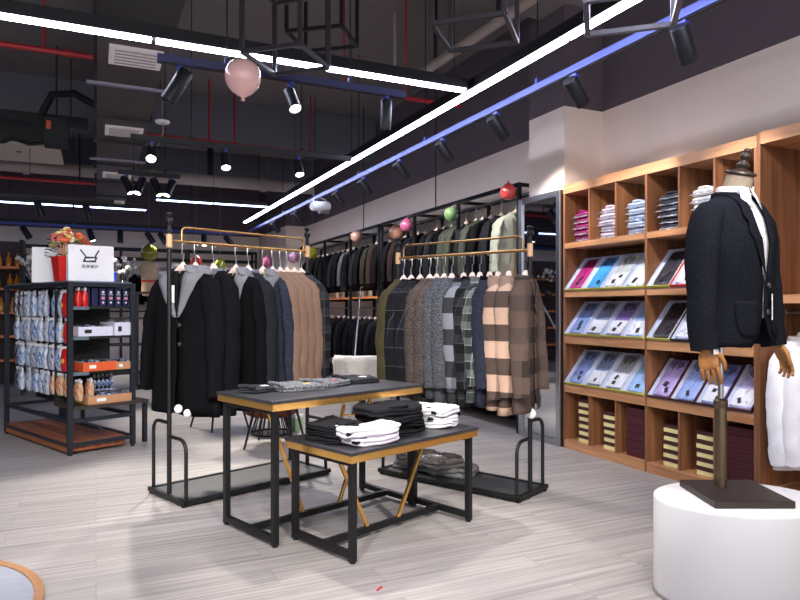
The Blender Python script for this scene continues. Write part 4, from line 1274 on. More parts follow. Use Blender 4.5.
# ================================================================ WALL GARMENT RAILS
ORS = mat('orange_lit_wood', (226, 130, 66), .5, 0, .2, 9)  # orange light on the bottle boards is put into this wood colour
def wall_rail(label, y0, y1, posts):
    t = thing('wall_garment_rail', label, 'garment rail', (0, 0, 0), 0, 'wall garment rails on the right wall')
    x0, x1 = FX + .02, WX - .03
    for y in posts:
        for x in (x0, x1):
            MB().bar((x, y, 0), (x, y, 2.60), .04).build('post', BLACK, t, smooth=False)
        for z in (2.58, 1.44, .2):
            MB().bar((x0 + .02, y, z), (x1 - .02, y, z), .036).build('cross_bar', BLACK, t, smooth=False)
    for x in (x0, x1):
        MB().bar((x, y0, 2.58), (x, y1, 2.58), .04).build('top_beam', BLACK, t, smooth=False)
    yr = 7.48 if y0 < 8 else 9.99
    MB().tube([(x0, yr, 2.6), (x0, yr, ZC)], .008, 8).build('suspension_rod', BLACKM, t)
    for z in (2.525, 1.30):
        MB().tube([((x0 + x1) / 2, y0, z), ((x0 + x1) / 2, y1, z)], .012, 8).build('rail', STEEL, t)
    MB().box2((x0 + .021, y0 + .02, 1.455), (x1 - .021, y1 - .02, 1.485)).build('wooden_shelf', ORS, t, smooth=False)
    MB().box2((x0 + .021, y0 + .02, .16), (x1 - .021, y1 - .02, .19)).build('base_shelf', BLACKM, t, smooth=False)
    return t
wall_rail('black two tier garment rail on the right wall, next to the mirror', 5.64, 9.25, (5.64, 6.90, 8.1, 9.23))
wall_rail('black two tier garment rail on the right wall, in the far corner', 9.32, 13.6, (9.34, 10.6, 12.0, 13.58))
XR = (FX + .02 + WX - .03) / 2
JK = dict(n=18, detail=False)
GARM = {
    'black': fabric('black_cotton', (20, 20, 23), .2, 60, 0), 'charcoal': fabric('charcoal_cotton', (36, 37, 41), .2, 60, 0), 'dark olive': fabric('dark_olive_cotton', (44, 46, 38), .2, 60, 0),
    'navy': fabric('navy_cotton', (26, 29, 40), .2, 60, 0), 'dark brown': fabric('dark_brown_cotton', (46, 36, 35), .2, 60, 0), 'slate green': fabric('slate_green_nylon', (64, 68, 60), .12, 60, 0, .45), 'sage': fabric('sage_nylon', (160, 164, 150), .1, 60, 0, .5),
    'grey': fabric('mid_grey_cotton', (92, 93, 96), .2, 60, 0)}
up = [(6.02, 'sage', 1), (6.30, 'charcoal', 0), (6.52, 'black', 0), (6.70, 'slate green', 1), (6.85, 'charcoal', 0), (7.08, 'slate green', 1), (7.26, 'slate green', 1), (7.46, 'black', 0), (7.66, 'charcoal', 0), (7.86, 'black', 0), (8.22, 'black', 0), (8.42, 'navy', 0), (8.62, 'black', 0), (8.85, 'dark brown', 0), (9.05, 'black', 0),
      (9.45, 'black', 0), (9.70, 'dark brown', 0), (9.95, 'dark olive', 0), (10.2, 'black', 0), (10.42, 'charcoal', 0), (10.72, 'black', 0), (11.0, 'grey', 0), (11.3, 'black', 0), (11.55, 'charcoal', 0), (11.82, 'black', 0), (12.15, 'dark olive', 0), (12.45, 'black', 0), (12.75, 'black', 0), (13.05, 'dark brown', 0), (13.35, 'black', 0)]
cnt = {}
for i, (y, c, puff) in enumerate(up):
    puffed = ' quilted puffer' if puff else ''
    lab = '%s%s jacket on the upper right wall rail, %s back from the mirror' % (c, puffed, ORD[i])
    hung_garment('hanging_jacket', lab, 'jacket', (XR, y, 2.527), R(180 + random.uniform(-6, 6)), 'puffer' if puff else 'jk%d' % (i % 2), GARM[c], None, 'jackets on the upper wall rail', simple=not (i == 0), buttons=0,
                 seed=200 + i % 2, L=.92 if not puff else .90, cuff=.84, w=1.08 if not puff else 1.18, brk=-.35, lap=.045, puff=.012 if puff else 0, **(JK if not puff else dict(n=24)))
lo = [(y, ('black', 'navy', 'black', 'charcoal', 'black', 'dark brown')[i % 6]) for i, y in enumerate([6.4, 6.75, 7.1, 7.5, 7.85, 8.3, 8.65, 9.0, 9.5, 9.75, 10.0, 10.25, 10.45, 10.75, 11.0, 11.25, 11.5, 11.8, 12.2, 12.5, 12.9, 13.3])]
for i, (y, c) in enumerate(lo):
    hung_garment('hanging_jacket', '%s jacket on the lower right wall rail, %s back from the mirror' % (c, ORD[i]), 'jacket', (XR, y, 1.302), R(180 + random.uniform(-6, 6)), 'jk%d' % (i % 2), GARM[c], None, 'jackets on the lower wall rail',
                 simple=True, seed=200 + i % 2, L=.84, cuff=.78, brk=-.35, lap=.045, **JK)

# rail along the back wall
def back_rail(label, x0, x1, posts):
    t = thing('wall_garment_rail', label, 'garment rail', (0, 0, 0), 0, 'garment rails on the back wall')
    for x in posts:
        for y in (YB - .55, YB - .06):
            MB().bar((x, y, 0), (x, y, 2.75), .045).build('post', BLACK, t, smooth=False)
        MB().bar((x, YB - .53, 2.73), (x, YB - .08, 2.73), .04).build('cross_bar', BLACK, t, smooth=False)
    for y in (YB - .55, YB - .06):
        for z in (2.73, 2.5):
            MB().bar((x0, y, z), (x1, y, z), .045).build('top_beam', BLACK, t, smooth=False)
    MB().tube([(x0, YB - .3, 2.3), (x1, YB - .3, 2.3)], .014, 8).build('rail', STEEL, t)
    MB().box2((x0, YB - .53, 1.2), (x1, YB - .08, 1.24)).build('shelf', BLACKM, t, smooth=False)
back_rail('black garment rail along the back wall behind the left clothes rack', -.9, 3.8, (-.9, .55, 2.1, 3.78))
back_rail('black garment rail along the back wall at the far left', -5.2, -1.0, (-5.2, -3.9, -2.5, -1.02))
bx = [-4.6, -4.1, -3.4, -2.9, -2.1, -1.6, -.5, -.15, .25, .9, 1.25, 1.6, 1.9, 2.45, 2.8, 3.15, 3.5]
for i, x in enumerate(bx):
    c = ('black', 'charcoal', 'navy', 'black', 'dark brown', 'black')[i % 6]
    hung_garment('hanging_jacket', '%s jacket on the back wall rail, %s from the left' % (c, ORD[i]), 'jacket', (x, YB - .3, 2.302), R(180 + (50 if i % 2 else 70)), 'jk%d' % (i % 2), GARM[c], None, 'jackets on the back wall rails',
                 simple=True, seed=200 + i % 2, L=.84, cuff=.78, brk=-.35, lap=.045, **JK)
# a tan bust with a red belt on a stand before the back wall
bt = thing('dress_form', 'tan dress form with a red belt by the back wall, under the olive balloon', 'dress form', (1.0, 14.6, 0), R(180))
MB().lathe([(.12, 1.55), (.15, 1.62), (.14, 1.85), (.17, 2.0), (.185, 2.12), (.15, 2.22), (.06, 2.27), (.05, 2.33), (.001, 2.34)], 20, sy=.62).build('torso', fabric('tan_jersey', (186, 160, 130), .1, 60, 0), bt)
MB().lathe([(.143, 1.84), (.150, 1.845), (.150, 1.875), (.143, 1.88)], 20, sy=.64).build('belt', RED, bt)
MB().tube([(0, 0, .02), (0, 0, 1.56)], .018, 10).lathe([(.16, 0), (.16, .015), (.02, .03)], 20).build('stand', BLACK, bt)

# black open shelf with cotton stems behind the gondola, bottle shelves at the far left
bs = thing('open_shelf', 'black open shelf behind the gondola with white cotton stems on top', 'shelf', (-1.0, 11.2, 0), 0)
for x in (0, .8, 1.6, 2.4):
    for y in (0, .4):
        MB().bar((x, y, 0), (x, y, 1.55), .035).build('post', BLACK, bs, smooth=False)
for z in (.25, .7, 1.12, 1.53):
    MB().box2((-.02, -.02, z), (2.42, .42, z + .03)).build('shelf_board', BLACKM, bs, smooth=False)
COT = mat('cotton_white', (236, 232, 222), .8)
TWIG = mat('dark_twig', (60, 50, 40), .7)
def cotton(x, y, z, s, label, seed):
    t = thing('cotton_stems', label, 'dried flowers', (x, y, z), 0, 'cotton stems on the black open shelf')
    r = random.Random(seed); tw = MB(); ct = MB(); lf = MB()
    MB().lathe([(.05, 0), (.075, .02), (.08, .10), (.05, .16), (.045, .17)], 16).build('vase', mat('dark_glass_vase', (40, 44, 44), .2), t)
    for k in range(18):
        a = r.uniform(0, 2 * PI); q = r.uniform(.05, .24) * s; h = r.uniform(.22, .46) * s
        e = Vector((math.cos(a) * q, math.sin(a) * q, .1 + h))
        tw.tube([(0, 0, .1), e * .6 + Vector((0, 0, .03)), e], .004, 5)
        MB().sphere(e, r.uniform(.022, .04), 8, 6).wobble(.012, 40, seed).build('cotton_boll', COT, t)
        p = e * .55; d = Vector((math.cos(a), math.sin(a), .1)); sd_ = d.cross(VZ).normalized() * .02
        lf.add([p, p + d * .05 + sd_, p + d * .11, p + d * .05 - sd_], [(0, 1, 2, 3)])
    tw.build('twigs', TWIG, t); lf.build('leaves', LEAF, t, smooth=False)
cotton(-.86, 11.35, 1.561, 1.0, 'white cotton stems left of the plain white carrier bag', 3)
cotton(.40, 11.35, 1.561, .95, 'white cotton stems right of the logo carrier bag', 5)
cotton(1.25, 11.35, 1.561, .8, 'white cotton stems behind the left post of the left clothes rack', 6)
t = thing('blue_vase', 'cobalt blue square vase peeking out right of the logo carrier bag', 'vase', (.22, 11.3, 1.561), 0)
MB().loft([[Vector((x * w, y * w, z)) for x, y in ((-1, -1), (1, -1), (1, 1), (-1, 1))] for z, w in ((0, .05), (.30, .075), (.30, .06), (.05, .045))]).build('body', mat('cobalt_glaze', (40, 70, 190), .25), t, smooth=False, bevel=.004)
ls = thing('bottle_shelf', 'black shelf unit with orange lit boards holding amber bottles, far left', 'shelf', (-3.2, 12.7, 0), 0)
for x in (0, 2.06):
    MB().box2((x - .03, 0, 0), (x + .03, .4, 2.45)).build('side_panel', BLACKM, ls, smooth=False)
MB().box2((-.03, .4, 0), (2.09, .42, 2.45)).build('back_panel', mat('dark_plum_board', (56, 44, 44), .7), ls, smooth=False)
for z in (.4, .8, 1.2, 1.60, 1.96):
    MB().box2((.031, .0, z), (2.029, .398, z + .04)).build('board', ORS, ls, smooth=False)
AMB = mat('amber_glass', (206, 132, 40), .15, 0, .15, 12, coat=.5)
def bottle_mesh():
    return MB().lathe([(.035, 0), (.045, .01), (.045, .12), (.035, .15), (.016, .18), (.014, .22), (.018, .222), (.018, .235), (.001, .236)], 14).mesh('glass', AMB)
BCAP = MB().lathe([(.02, .236), (.02, .26), (.001, .262)], 12).mesh('cap', BLACKM)
bme = bottle_mesh()
for zi, (z, xs) in enumerate(((2.0, (1.72, 1.86, 1.99)), (1.64, (1.70, 1.88, 1.98)), (1.24, (1.75, 1.92)))):
    for k, x in enumerate(xs):
        t = thing('amber_bottle', 'amber bottle on the %s visible orange board at the far left, %s from the left' % (('top', 'second', 'third')[zi], ORD[k]), 'bottle', (-3.2 + x, 12.85, z + .001), 0, 'amber bottles on the orange boards')
        link('glass', bme, t); link('cap', BCAP, t)

# ================================================================ CHAIRS
BRLE = fabric('brown_leather', (104, 58, 40), .2, 40, .1, .45)
st = thing('wire_stool', 'round brown leather stool on a tapered black wire drum, behind the tall table', 'stool', (1.65, 6.72, 0), 0)
for r_, z in ((.205, .010), (.15, .185)):
    MB().tube([(r_ * math.cos(2 * PI * k / 32), r_ * math.sin(2 * PI * k / 32), z) for k in range(33)], .009, 8, caps=False).build('wire_ring', BLACK, st)
for k in range(22):
    a = 2 * PI * k / 22
    MB().tube([(.205 * math.cos(a), .205 * math.sin(a), .012), (.15 * math.cos(a), .15 * math.sin(a), .185)], .006, 6).build('wire_strut', BLACK, st)
MB().lathe([(.001, .19), (.22, .19), (.27, .22), (.285, .30), (.28, .37), (.25, .40), (.001, .42)], 28).build('seat', BRLE, st)
gb = thing('small_carton', 'small pale green carton on the floor behind the low table', 'box', (1.93, 6.75, 0), R(20))
MB().box2((-.05, -.04, .0), (.05, .04, .17)).build('carton', mat('pale_green_card', (168, 206, 156), .6), gb, smooth=False, bevel=.003)
MB().box2((-.052, -.042, .14), (.052, .042, .172)).build('lid', WHITE, gb, smooth=False)
def shell_chair(loc, rz, label, sm, lm, tuft=False, bh=.84, group=None):
    t = thing('shell_chair', label, 'chair', (loc[0], loc[1], 0), R(rz), group)
    slab(.46, .44, .07, 1, .45, 5, wob=.004)
    s_ = slab(.47, .45, .075, 1, .45, 5, wob=.004)
    for p in s_.v: p.z += .40
    s_.build('seat', sm, t)
    rows = []
    for i in range(9):
        z = .43 + (bh - .43) * i / 8.; w_ = .24 + .01 * math.sin(i) - (.03 if i == 8 else 0)
        rows.append([Vector((w_ * math.sin(R(a)) / math.sin(R(62)), .20 - .10 * (1 - math.cos(R(a))) * 1.6 + .06 * i / 8, z)) for a in range(-62, 63, 6)])
    b = MB().grid(rows)
    if tuft:
        for p in b.v: p.y += .012 * math.sin(p.x * 48) * math.sin(p.z * 40)
    b.build('backrest', sm, t, solid=.045, sub=0, ang=70)
    for sx, sy in ((-1, -1), (1, -1), (-1, 1), (1, 1)):
        MB().tube([(sx * .15, sy * .13, .405), (sx * .23, sy * .22, .0)], [.015, .010], 8).build('leg', lm, t)
    if tuft:
        MB().bar((-.18, -.165, .25), (.18, -.165, .25), .016).bar((-.18, .165, .25), (.18, .165, .25), .016).bar((-.185, -.16, .25), (-.185, .16, .25), .016).build('stretcher', lm, t, smooth=False)
    return t
BLE = fabric('black_leather', (34, 32, 34), .2, 40, .1, .45)
shell_chair((1.54, 6.12), 150, 'black shell chair with splayed legs behind the left end of the tall table', BLE, BLACK, group='black shell chairs')
shell_chair((1.22, 7.3), 110, 'black shell chair farther back, its legs showing below the black coats', BLE, BLACK, group='black shell chairs')
IVO = fabric('ivory_boucle', (206, 202, 196), .1, 70, .3)
shell_chair((2.30, 5.86), 160, 'ivory tufted accent chair with brass legs between the two clothes racks', IVO, GOLD, True, .86)
# slanting steel prop pole beside the chair
pr = thing('reaching_pole', 'thin grey steel garment pole leaning behind the ivory chair', 'pole', (2.30, 6.2, 0), 0)
MB().tube([(0, 0, 0.0), (.43, .75, 1.50)], .011, 10).build('shaft', STEEL, pr)
MB().tube([(.43, .75, 1.50), (.435, .76, 1.53), (.45, .76, 1.545), (.465, .765, 1.53)], .007, 8).build('hook', STEEL, pr)

# ================================================================ ROUND RUG
rg = thing('round_mat', 'round grey mat with a woven tan border in the near left corner', 'rug', (-.966, 3.324, 0), 0)
RG = mat('grey_blue_weave', (150, 154, 168), .8, 0, .14, 8, .1, (.4, 5, 1))
MB().lathe([(.715, .001), (.715, .016), (.71, .018), (.001, .018)], 96).build('pile', RG, rg)
BRD = MB()
for k in range(150):
    a = 2 * PI * k / 150
    BRD.box((math.cos(a) * .735, math.sin(a) * .735, .0115), (.04, .028, .021), Matrix.Rotation(a, 3, 'Z'))
BRD.build('woven_border', mat('tan_jute', (166, 122, 84), .8, 0, .4, 60), rg, smooth=False)
rm = MB().box((0, 0, .0012), (.012, .05, .0018), Matrix.Rotation(R(-50), 3, 'Z'))
tag(rm.build('tape_scrap', RED, None, smooth=False, loc=(1.19, 2.79, 0)), 'small scrap of red tape stuck on the floor in front of the low table', 'tape')

# ================================================================ BALLOONS
def balloon(loc, r, rgb, label, knot=-1, string=None):
    nm = 'balloon_%d_%d_%d' % rgb
    if nm not in MC:
        m, nt, b = newmat(nm)
        c = s2l(rgb)
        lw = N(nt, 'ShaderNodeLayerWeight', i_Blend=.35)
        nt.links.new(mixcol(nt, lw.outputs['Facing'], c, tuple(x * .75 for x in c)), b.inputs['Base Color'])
        b.inputs['Roughness'].default_value = .12; b.inputs['Coat Weight'].default_value = .5
        b.inputs['Subsurface Weight'].default_value = .15; b.inputs['Subsurface Radius'].default_value = (.05, .03, .03)
        MC[nm] = m
    t = thing('balloon', label, 'balloon', loc, 0, 'party balloons')
    prof = [(.001, -1.16), (.1, -1.1), (.28, -.98), (.55, -.8), (.8, -.55), (.95, -.25), (1.0, .08), (.96, .38), (.83, .66), (.6, .87), (.3, .98), (.001, 1.01)]
    k = -knot
    P = [(a * r, b * r * k) for a, b in prof]
    MB().lathe(P, 28).build('skin', MC[nm], t, ang=80)
    MB().lathe([(.02 * r + .002, -1.10 * r * k), (.09 * r, -1.16 * r * k), (.13 * r, -1.26 * r * k), (.02 * r, -1.25 * r * k)], 10).build('knot', MC[nm], t)
    if string:
        MB().tube([(0, 0, r * (1.24 if knot > 0 else 1.005)), (string[0] - loc[0], string[1] - loc[1], string[2] - loc[2])], .0012, 5).build('string', WHITE, t)
    return t
balloon((.842, 4.17, 2.752), .114, (250, 200, 192), 'large pearly pink balloon under the hanging black cube frame', -1, (.842, 4.165, 2.90))
balloon((3.86, 5.66, 2.50), .085, (196, 66, 66), 'red balloon at the near end of the wall rail', 1, (3.98, 5.70, 2.585))
balloon((3.86, 6.86, 2.42), .088, (98, 126, 86), 'green balloon on the wall rail', -1, (3.98, 6.9, 2.585))
balloon((3.86, 8.10, 2.43), .095, (146, 72, 106), 'bright pink balloon on the wall rail', 1, (3.98, 8.1, 2.585))
balloon((3.86, 8.46, 2.37), .105, (164, 118, 98), 'peach balloon beside the bright pink one', 1, (3.98, 8.5, 2.585))
balloon((3.86, 10.0, 2.46), .10, (136, 104, 98), 'dusty rose balloon on the far wall rail', -1, (3.98, 10.0, 2.585))
for loc, r_, rgb, lab in (
    ((3.73, 12.0, 2.345), .115, (176, 176, 44), 'yellow green balloon behind the right post of the left rack'),
    ((3.42, 12.2, 2.26), .10, (214, 150, 184), 'pale pink balloon left of the yellow green one'),
    ((3.40, 14.2, 2.31), .12, (196, 100, 136), 'rose balloon above the grey coats'),
    ((2.39, 14.2, 2.20), .13, (156, 160, 42), 'lime balloon behind the hangers of the black coats'),
    ((1.90, 14.2, 2.26), .125, (200, 62, 54), 'small red balloon behind the hangers of the black coats'),
    ((1.0, 14.55, 2.45), .17, (136, 130, 34), 'olive balloon above the tan dress form')):
    balloon(loc, r_, rgb, lab, 1, (loc[0], loc[1], ZC))
#PART4
# ================================================================ CEILING SERVICES AND LIGHTS
def hang_wires(t, name, pts, z0, r=.004, z1=None):
    for x, y in pts:
        MB().tube([(x, y, z0), (x, y, ZC if z1 is None else z1)], r, 6).build(name, BLACKM, t)
def led_line(p, q, z, label, w=.088, h=.085, lm=LEDM, seg=1.2, house=BLACK):
    t = thing('linear_light', label, 'linear light', (0, 0, 0), 0, 'linear ceiling lights')
    P, Q = Vector((p[0], p[1], z)), Vector((q[0], q[1], z)); L = (Q - P).length; d = (Q - P) / L
    s = d.cross(VZ)
    MB().bar(P + VZ * (h / 2 + .008), Q + VZ * (h / 2 + .008), w, h).build('housing', house, t, smooth=False)
    n = max(1, round(L / seg))
    for k in range(n):
        a = P + d * (L * k / n + .016); b = P + d * (L * (k + 1) / n - .016)
        MB().bar(a + VZ * .001, b + VZ * .001, w - .018, .014).build('diffuser', lm, t, smooth=False)
    hang_wires(t, 'suspension_wire', [tuple((P + d * (L * (k + .5) / max(1, n // 2)))[:2]) for k in range(max(1, n // 2))], z + h)
    return t
LX = 2.85
led_line((LX, 1.2), (LX, 13.9), 3.10, 'long bright linear light running back over the aisle, parallel to the right wall')
led_line((-4.5, 4.70), (LX - .07, 4.70), 3.10, 'bright linear light crossing the ceiling to the left, nearest the camera')
led_line((.9, 11.6), (LX - .07, 11.6), 3.10, 'short linear light over the back of the store', .1, .07, LEDFAR)
led_line((-4.0, 12.92), (.85, 12.92), 3.10, 'linear light over the back, in line with the duct end', .1, .07, LEDFAR)
led_line((-6.0, 15.6), (LX - .07, 15.6), 3.06, 'farthest linear light before the back wall', .1, .07, LEDFAR)
def track(p, q, z, label, m=BLUETR, w=.045, h=.05):
    t = thing('light_track', label, 'light track', (0, 0, 0), 0, 'ceiling light tracks')
    P, Q = Vector((p[0], p[1], z)), Vector((q[0], q[1], z)); L = (Q - P).length; d = (Q - P) / L
    MB().bar(P + VZ * h / 2, Q + VZ * h / 2, w, h).build('track_body', m, t, smooth=False)
    MB().bar(P - VZ * .004, Q - VZ * .004, w * .6, .006).build('track_slot', BLACKM, t, smooth=False)
    n = max(2, int(L / 1.8)); hang_wires(t, 'suspension_rod', [tuple((P + d * (L * (k + .5) / n))[:2]) for k in range(n)], z + h, .005)
    for i in range(n):
        c = P + d * (L * (i + .5) / n); MB().box((c.x, c.y, z + h + .02), (.03, .03, .04)).build('clip', m, t, smooth=False)
    return t
TX, TZc = 3.10, 2.98
track((TX, 1.3), (TX, 14.6), TZc, 'blue light track parallel to the right wall beside the long linear light')
track((.36, 4.52), (2.14, 4.52), 2.90, 'short slate blue light track across, just behind the nearest cross light', mat('slate_blue_track', (54, 58, 96), .5, .2, .1, 6))
track((.3, 6.78), (2.55, 6.78), 2.92, 'thin black light track behind the short blue one', BLACK)
track((-4.2, 10.8), (.25, 10.8), 2.88, 'long black light track beyond the gondola', BLACK)
track((.25, 9.0), (1.0, 9.0), 3.0, 'short black light track above the left clothes rack', BLACK)
track((-6, 14.5), (2.95, 14.5), 2.90, 'farthest blue light track before the back wall')
SPOTM = mat('spotlight_black', (30, 31, 36), .4, .2, .1, 20)
BLUEGR = mat('slate_blue_track', (54, 58, 96), .5, .2, .1, 6)
def spotlight(loc, aim, on, label, L=.20, r=.048, power=0, ang=52, col=(1, .93, .84)):
    t = thing('track_spotlight', label, 'spotlight', loc, 0, 'track spotlights')
    a = Vector(aim).normalized()
    MB().box((0, 0, -.018), (.032, .07, .03)).build('adapter', BLUETR if loc[2] > 2.85 and on != 2 else SPOTM, t, smooth=False)
    MB().tube([(0, 0, -.03), (0, 0, -.085)], .009, 8).build('stem', STEEL, t)
    q = a.to_track_quat('Z', 'Y').to_matrix()
    c = Vector((0, 0, -.105)) + a * .02
    MB().lathe([(.001, -L * .45), (r * .9, -L * .45), (r, -L * .42), (r, L * .55), (r * .9, L * .55), (r * .86, L * .5)], 20, c, M=q, caps=False).build('head', SPOTM, t)
    MB().lathe([(.001, L * .5), (r * .88, L * .5), (.001, L * .515)], 20, c, M=q, caps=False).build('lens', LAMPON if on == 1 else LAMPOFF, t)
    if power:
        ld = bpy.data.lights.new('spot_beam', 'SPOT'); ld.energy = power; ld.spot_size = R(ang); ld.spot_blend = .5; ld.shadow_soft_size = .045; ld.color = col
        o = bpy.data.objects.new('spot_beam', ld); COL.objects.link(o)
        o.location = Vector(loc) + c + a * (L * .56 + .01)
        o.rotation_euler = a.to_track_quat('-Z', 'Y').to_euler()
    return t
# spots of the blue wall track: aimed at the shelving and the wall rails
near = [(2.77, (.72, .25, -.85)), (3.72, (.80, .25, -.62)), (4.73, (.76, .2, -.66)), (5.68, (.70, .2, -.72)), (6.69, (.74, .2, -.66)), (7.79, (.72, .2, -.68)), (8.79, (.70, .2, -.7)), (9.7, (.7, .2, -.7)), (10.9, (.7, .2, -.7)), (12.4, (.7, .2, -.7))]
PW = 48
for i, (y, a) in enumerate(near):
    spotlight((TX, y, TZc - .008), a, 0, 'black spotlight on the wall side blue track, %s from the near end' % ORD[i], .22, .052, PW if i < 8 else 25, 62)
spotlight((1.25, 4.52, 2.892), (.12, -.55, -.85), 1, 'lit blue black spotlight in the middle of the short blue track', .18, .045, 110, 60)
spotlight((1.98, 4.52, 2.892), (.0, .15, -.98), 0, 'unlit black spotlight at the right end of the short blue track', .22, .045)
spotlight((.50, 4.52, 2.892), (-.5, .1, -.86), 0, 'dark spotlight at the left end of the short blue track', .24, .05)
for i, (x, a) in enumerate(((.49, (-.1, -.7, -.7)), (1.19, (0, -.5, -.86)), (1.95, (.05, -.45, -.88)))):
    spotlight((x, 6.78, 2.912), a, 1, 'lit spotlight on the thin black track, %s from the left' % ORD[i], .17, .05, 150, 66)
for i, (x, a, on) in enumerate(((-.75, (.3, .1, -.9), 0), (-.12, (.3, .1, -.9), 1), (.35, (.35, -.3, -.85), 1), (.52, (-.3, -.35, -.85), 1), (.70, (.3, -.3, -.85), 1), (.88, (-.35, -.3, -.85), 1))):
    spotlight((x, 10.8 if i < 2 else 9.0, 2.872 if i < 2 else 2.992), a, on, ('spotlight on the long black track beyond the gondola, %s from the left' if i < 2 else 'spotlight in the cluster above the left clothes rack, %s from the left') % ORD[i if i < 2 else i - 2], .24, .05, (110 if i in (1, 2, 4) else 0), 66)
for i, (x, a, on) in enumerate(((-1.24, (.5, -.1, -.85), 0), (-.55, (.2, -.1, -.9), 1), (-.1, (.3, -.2, -.9), 1), (.45, (0, -.1, -.95), 0), (1.0, (.5, 0, -.8), 1), (1.25, (.45, 0, -.8), 0), (2.1, (0, -.3, -.95), 1), (2.6, (.6, -.1, -.7), 1))):
    spotlight((x, 14.5, 2.892), a, on, 'spotlight on the farthest track, %s from the left' % ORD[i], .26, .06, (70 if on else 0), 80)

# added lamps and strip out of view over the camera side, for extra light
track((-2.5, 1.0), (2.6, 1.0), 3.0, 'added unseen light track over the front of the shop', BLACK)
for i, (x, a, p, an) in enumerate(((-1.6, (.25, .55, -.8), 90, 70), (-.4, (.3, .72, -.62), 150, 62), (.1, (-.10, .88, -.47), 210, 50), (.9, (.25, .72, -.62), 150, 62), (1.5, (.45, .45, -.7), 60, 56), (2.2, (.25, .55, -.75), 45, 56))):
    spotlight((x, 1.0, 2.992), a, 1, 'added unseen spotlight on the front track, %s from the left' % ORD[i], .2, .05, p, an)
led_line((-4.5, 1.6), (LX - .07, 1.6), 3.10, 'added unseen linear light over the front of the shop')

# suspended cube frames
RAWST = mat('led_lit_black_steel', (92, 90, 94), .35, .85, .25, 12)  # LED highlights on the black frames are put into this lighter grey
def cube_frame(label, c, A, sx, sy, h, z, fm=None):
    fm = fm or RAWST
    t = thing('hanging_cube_frame', label, 'hanging frame', (c[0], c[1], z), R(A), 'hanging black cube frames')
    s = .026
    P = [(0, 0), (sx, 0), (sx, sy), (0, sy)]
    for i in range(4):
        a, b = P[i], P[(i + 1) % 4]
        for zz in (s / 2, h):
            MB().bar((a[0], a[1], zz), (b[0], b[1], zz), s).build('edge_bar', fm, t, smooth=False, bevel=.002)
        MB().bar((a[0], a[1], s), (a[0], a[1], h + s / 2), s).build('upright', fm, t, smooth=False, bevel=.002)
    MB().bar((0, 0, h), (sx, sy, h), s * .8).build('diagonal_bar', BLACK, t, smooth=False)
    hang_wires(t, 'suspension_wire', P, h, .004, ZC - z)
    return t
cube_frame('hanging black cube frame nearest the pink balloon', (.834, 4.161), -43, .405, .42, .50, 2.90)
cube_frame('hanging black cube frame in the middle of the ceiling', (1.729, 3.294), -44, .415, .42, .50, 2.90)
cube_frame('hanging black cube frame nearest the right edge', (1.985, 2.305), -42, .40, .38, .42, 2.66)
cube_frame('hanging black cube frame higher up behind the first one', (1.32, 4.90), -38, .44, .40, .5, 3.40, BLACK)

# air duct with diffusers
DUCT = mat('grey_insulated_duct', (86, 78, 74), .6, .1, .2, 5, .1)
du = thing('air_duct', 'long dark grey air duct with white square diffusers on the ceiling', 'duct', (0, 0, 0), 0)
MB().box2((.01, 5.6, 3.5), (.57, 15.2, 3.95)).build('duct_body', DUCT, du, smooth=False)
for y in (5.62, 7.0, 8.2, 9.4, 10.9, 12.4, 14.0):
    MB().box2((-.02, y, 3.47), (.60, y + .04, 3.98)).build('flange', mat('dark_flange', (48, 46, 46), .5), du, smooth=False)
for y in (5.95, 8.6, 11.57, 14.6):
    f = MB(); f.box2((.10, y, 3.475), (.53, y + .43, 3.499)); fo = f.build('diffuser_frame', mat('glowing_vent_white', (206, 196, 196), .6, emit=.12), du, smooth=False)  # faint glow added to brighten the air vents; no lamp inside
    m = MB()
    for k in range(5): m.box((.315, y + .06 + .075 * k, 3.470), (.34, .008, .008))
    m.build('louvre', mat('diffuser_grey', (150, 144, 144), .6), fo, smooth=False)
MB().box2((-.08, 6.75, 3.40), (.66, 6.80, 3.425)).build('support_channel', mat('perforated_lilac_steel', (150, 142, 160), .5, .3), du, smooth=False)
MB().box2((-.08, 10.2, 3.40), (.66, 10.26, 3.43)).build('support_channel', mat('perforated_lilac_steel', (0, 0, 0)), du, smooth=False)
fc = thing('fan_coil_unit', 'black fan coil unit at the near end of the air duct', 'air conditioner', (.29, 4.9, 3.5), 0)
MB().box2((-.30, -.85, .02), (.30, .68, .50)).build('casing', mat('black_casing', (36, 34, 38), .5), fc, smooth=False, bevel=.01)
hang_wires(fc, 'hanger_rod', [(x, y) for x in (-.27, .27) for y in (-.8, .62)], .5, .006, ZC - 3.5)
PANEL = mat('beige_panel', (214, 204, 190), .8)
pa = thing('ceiling_cassette', 'beige ceiling unit with wiring at the upper left', 'air conditioner', (-.95, 10.6, 3.6), 0)
MB().box2((-.75, .01, 0), (.48, 1.25, .04)).build('underside', PANEL, pa, smooth=False)
MB().box2((-.75, 0, .0405), (.48, 1.25, .30)).build('casing', mat('dark_casing', (52, 52, 54), .6), pa, smooth=False)
MB().box((-.08, .5, -.004), (.07, .05, .008)).build('red_marking', mat('dull_red_print', (150, 70, 60), .6), pa, smooth=False)
MB().tube([(-.7, -.05, .02), (-.4, -.08, -.03), (-.2, -.08, .0), (-.1, -.08, .06), (.1, -.06, .0), (.3, -.05, .05)], .025, 8).build('black_cable', BLACKM, pa)
hb = thing('flexible_hose', 'black flexible air hose arching from the beige unit to the duct', 'hose', (0, 0, 0), 0)
MB().tube([(-.62, 9.4, 3.75), (-.5, 9.3, 3.98), (-.25, 9.2, 4.0), (0, 9.1, 3.85)], .045, 12).build('hose', BLACKM, hb)
jb_ = thing('junction_box', 'black wired junction box hung beside the duct at the upper left', 'junction box', (-.45, 9.3, 3.30), 0)
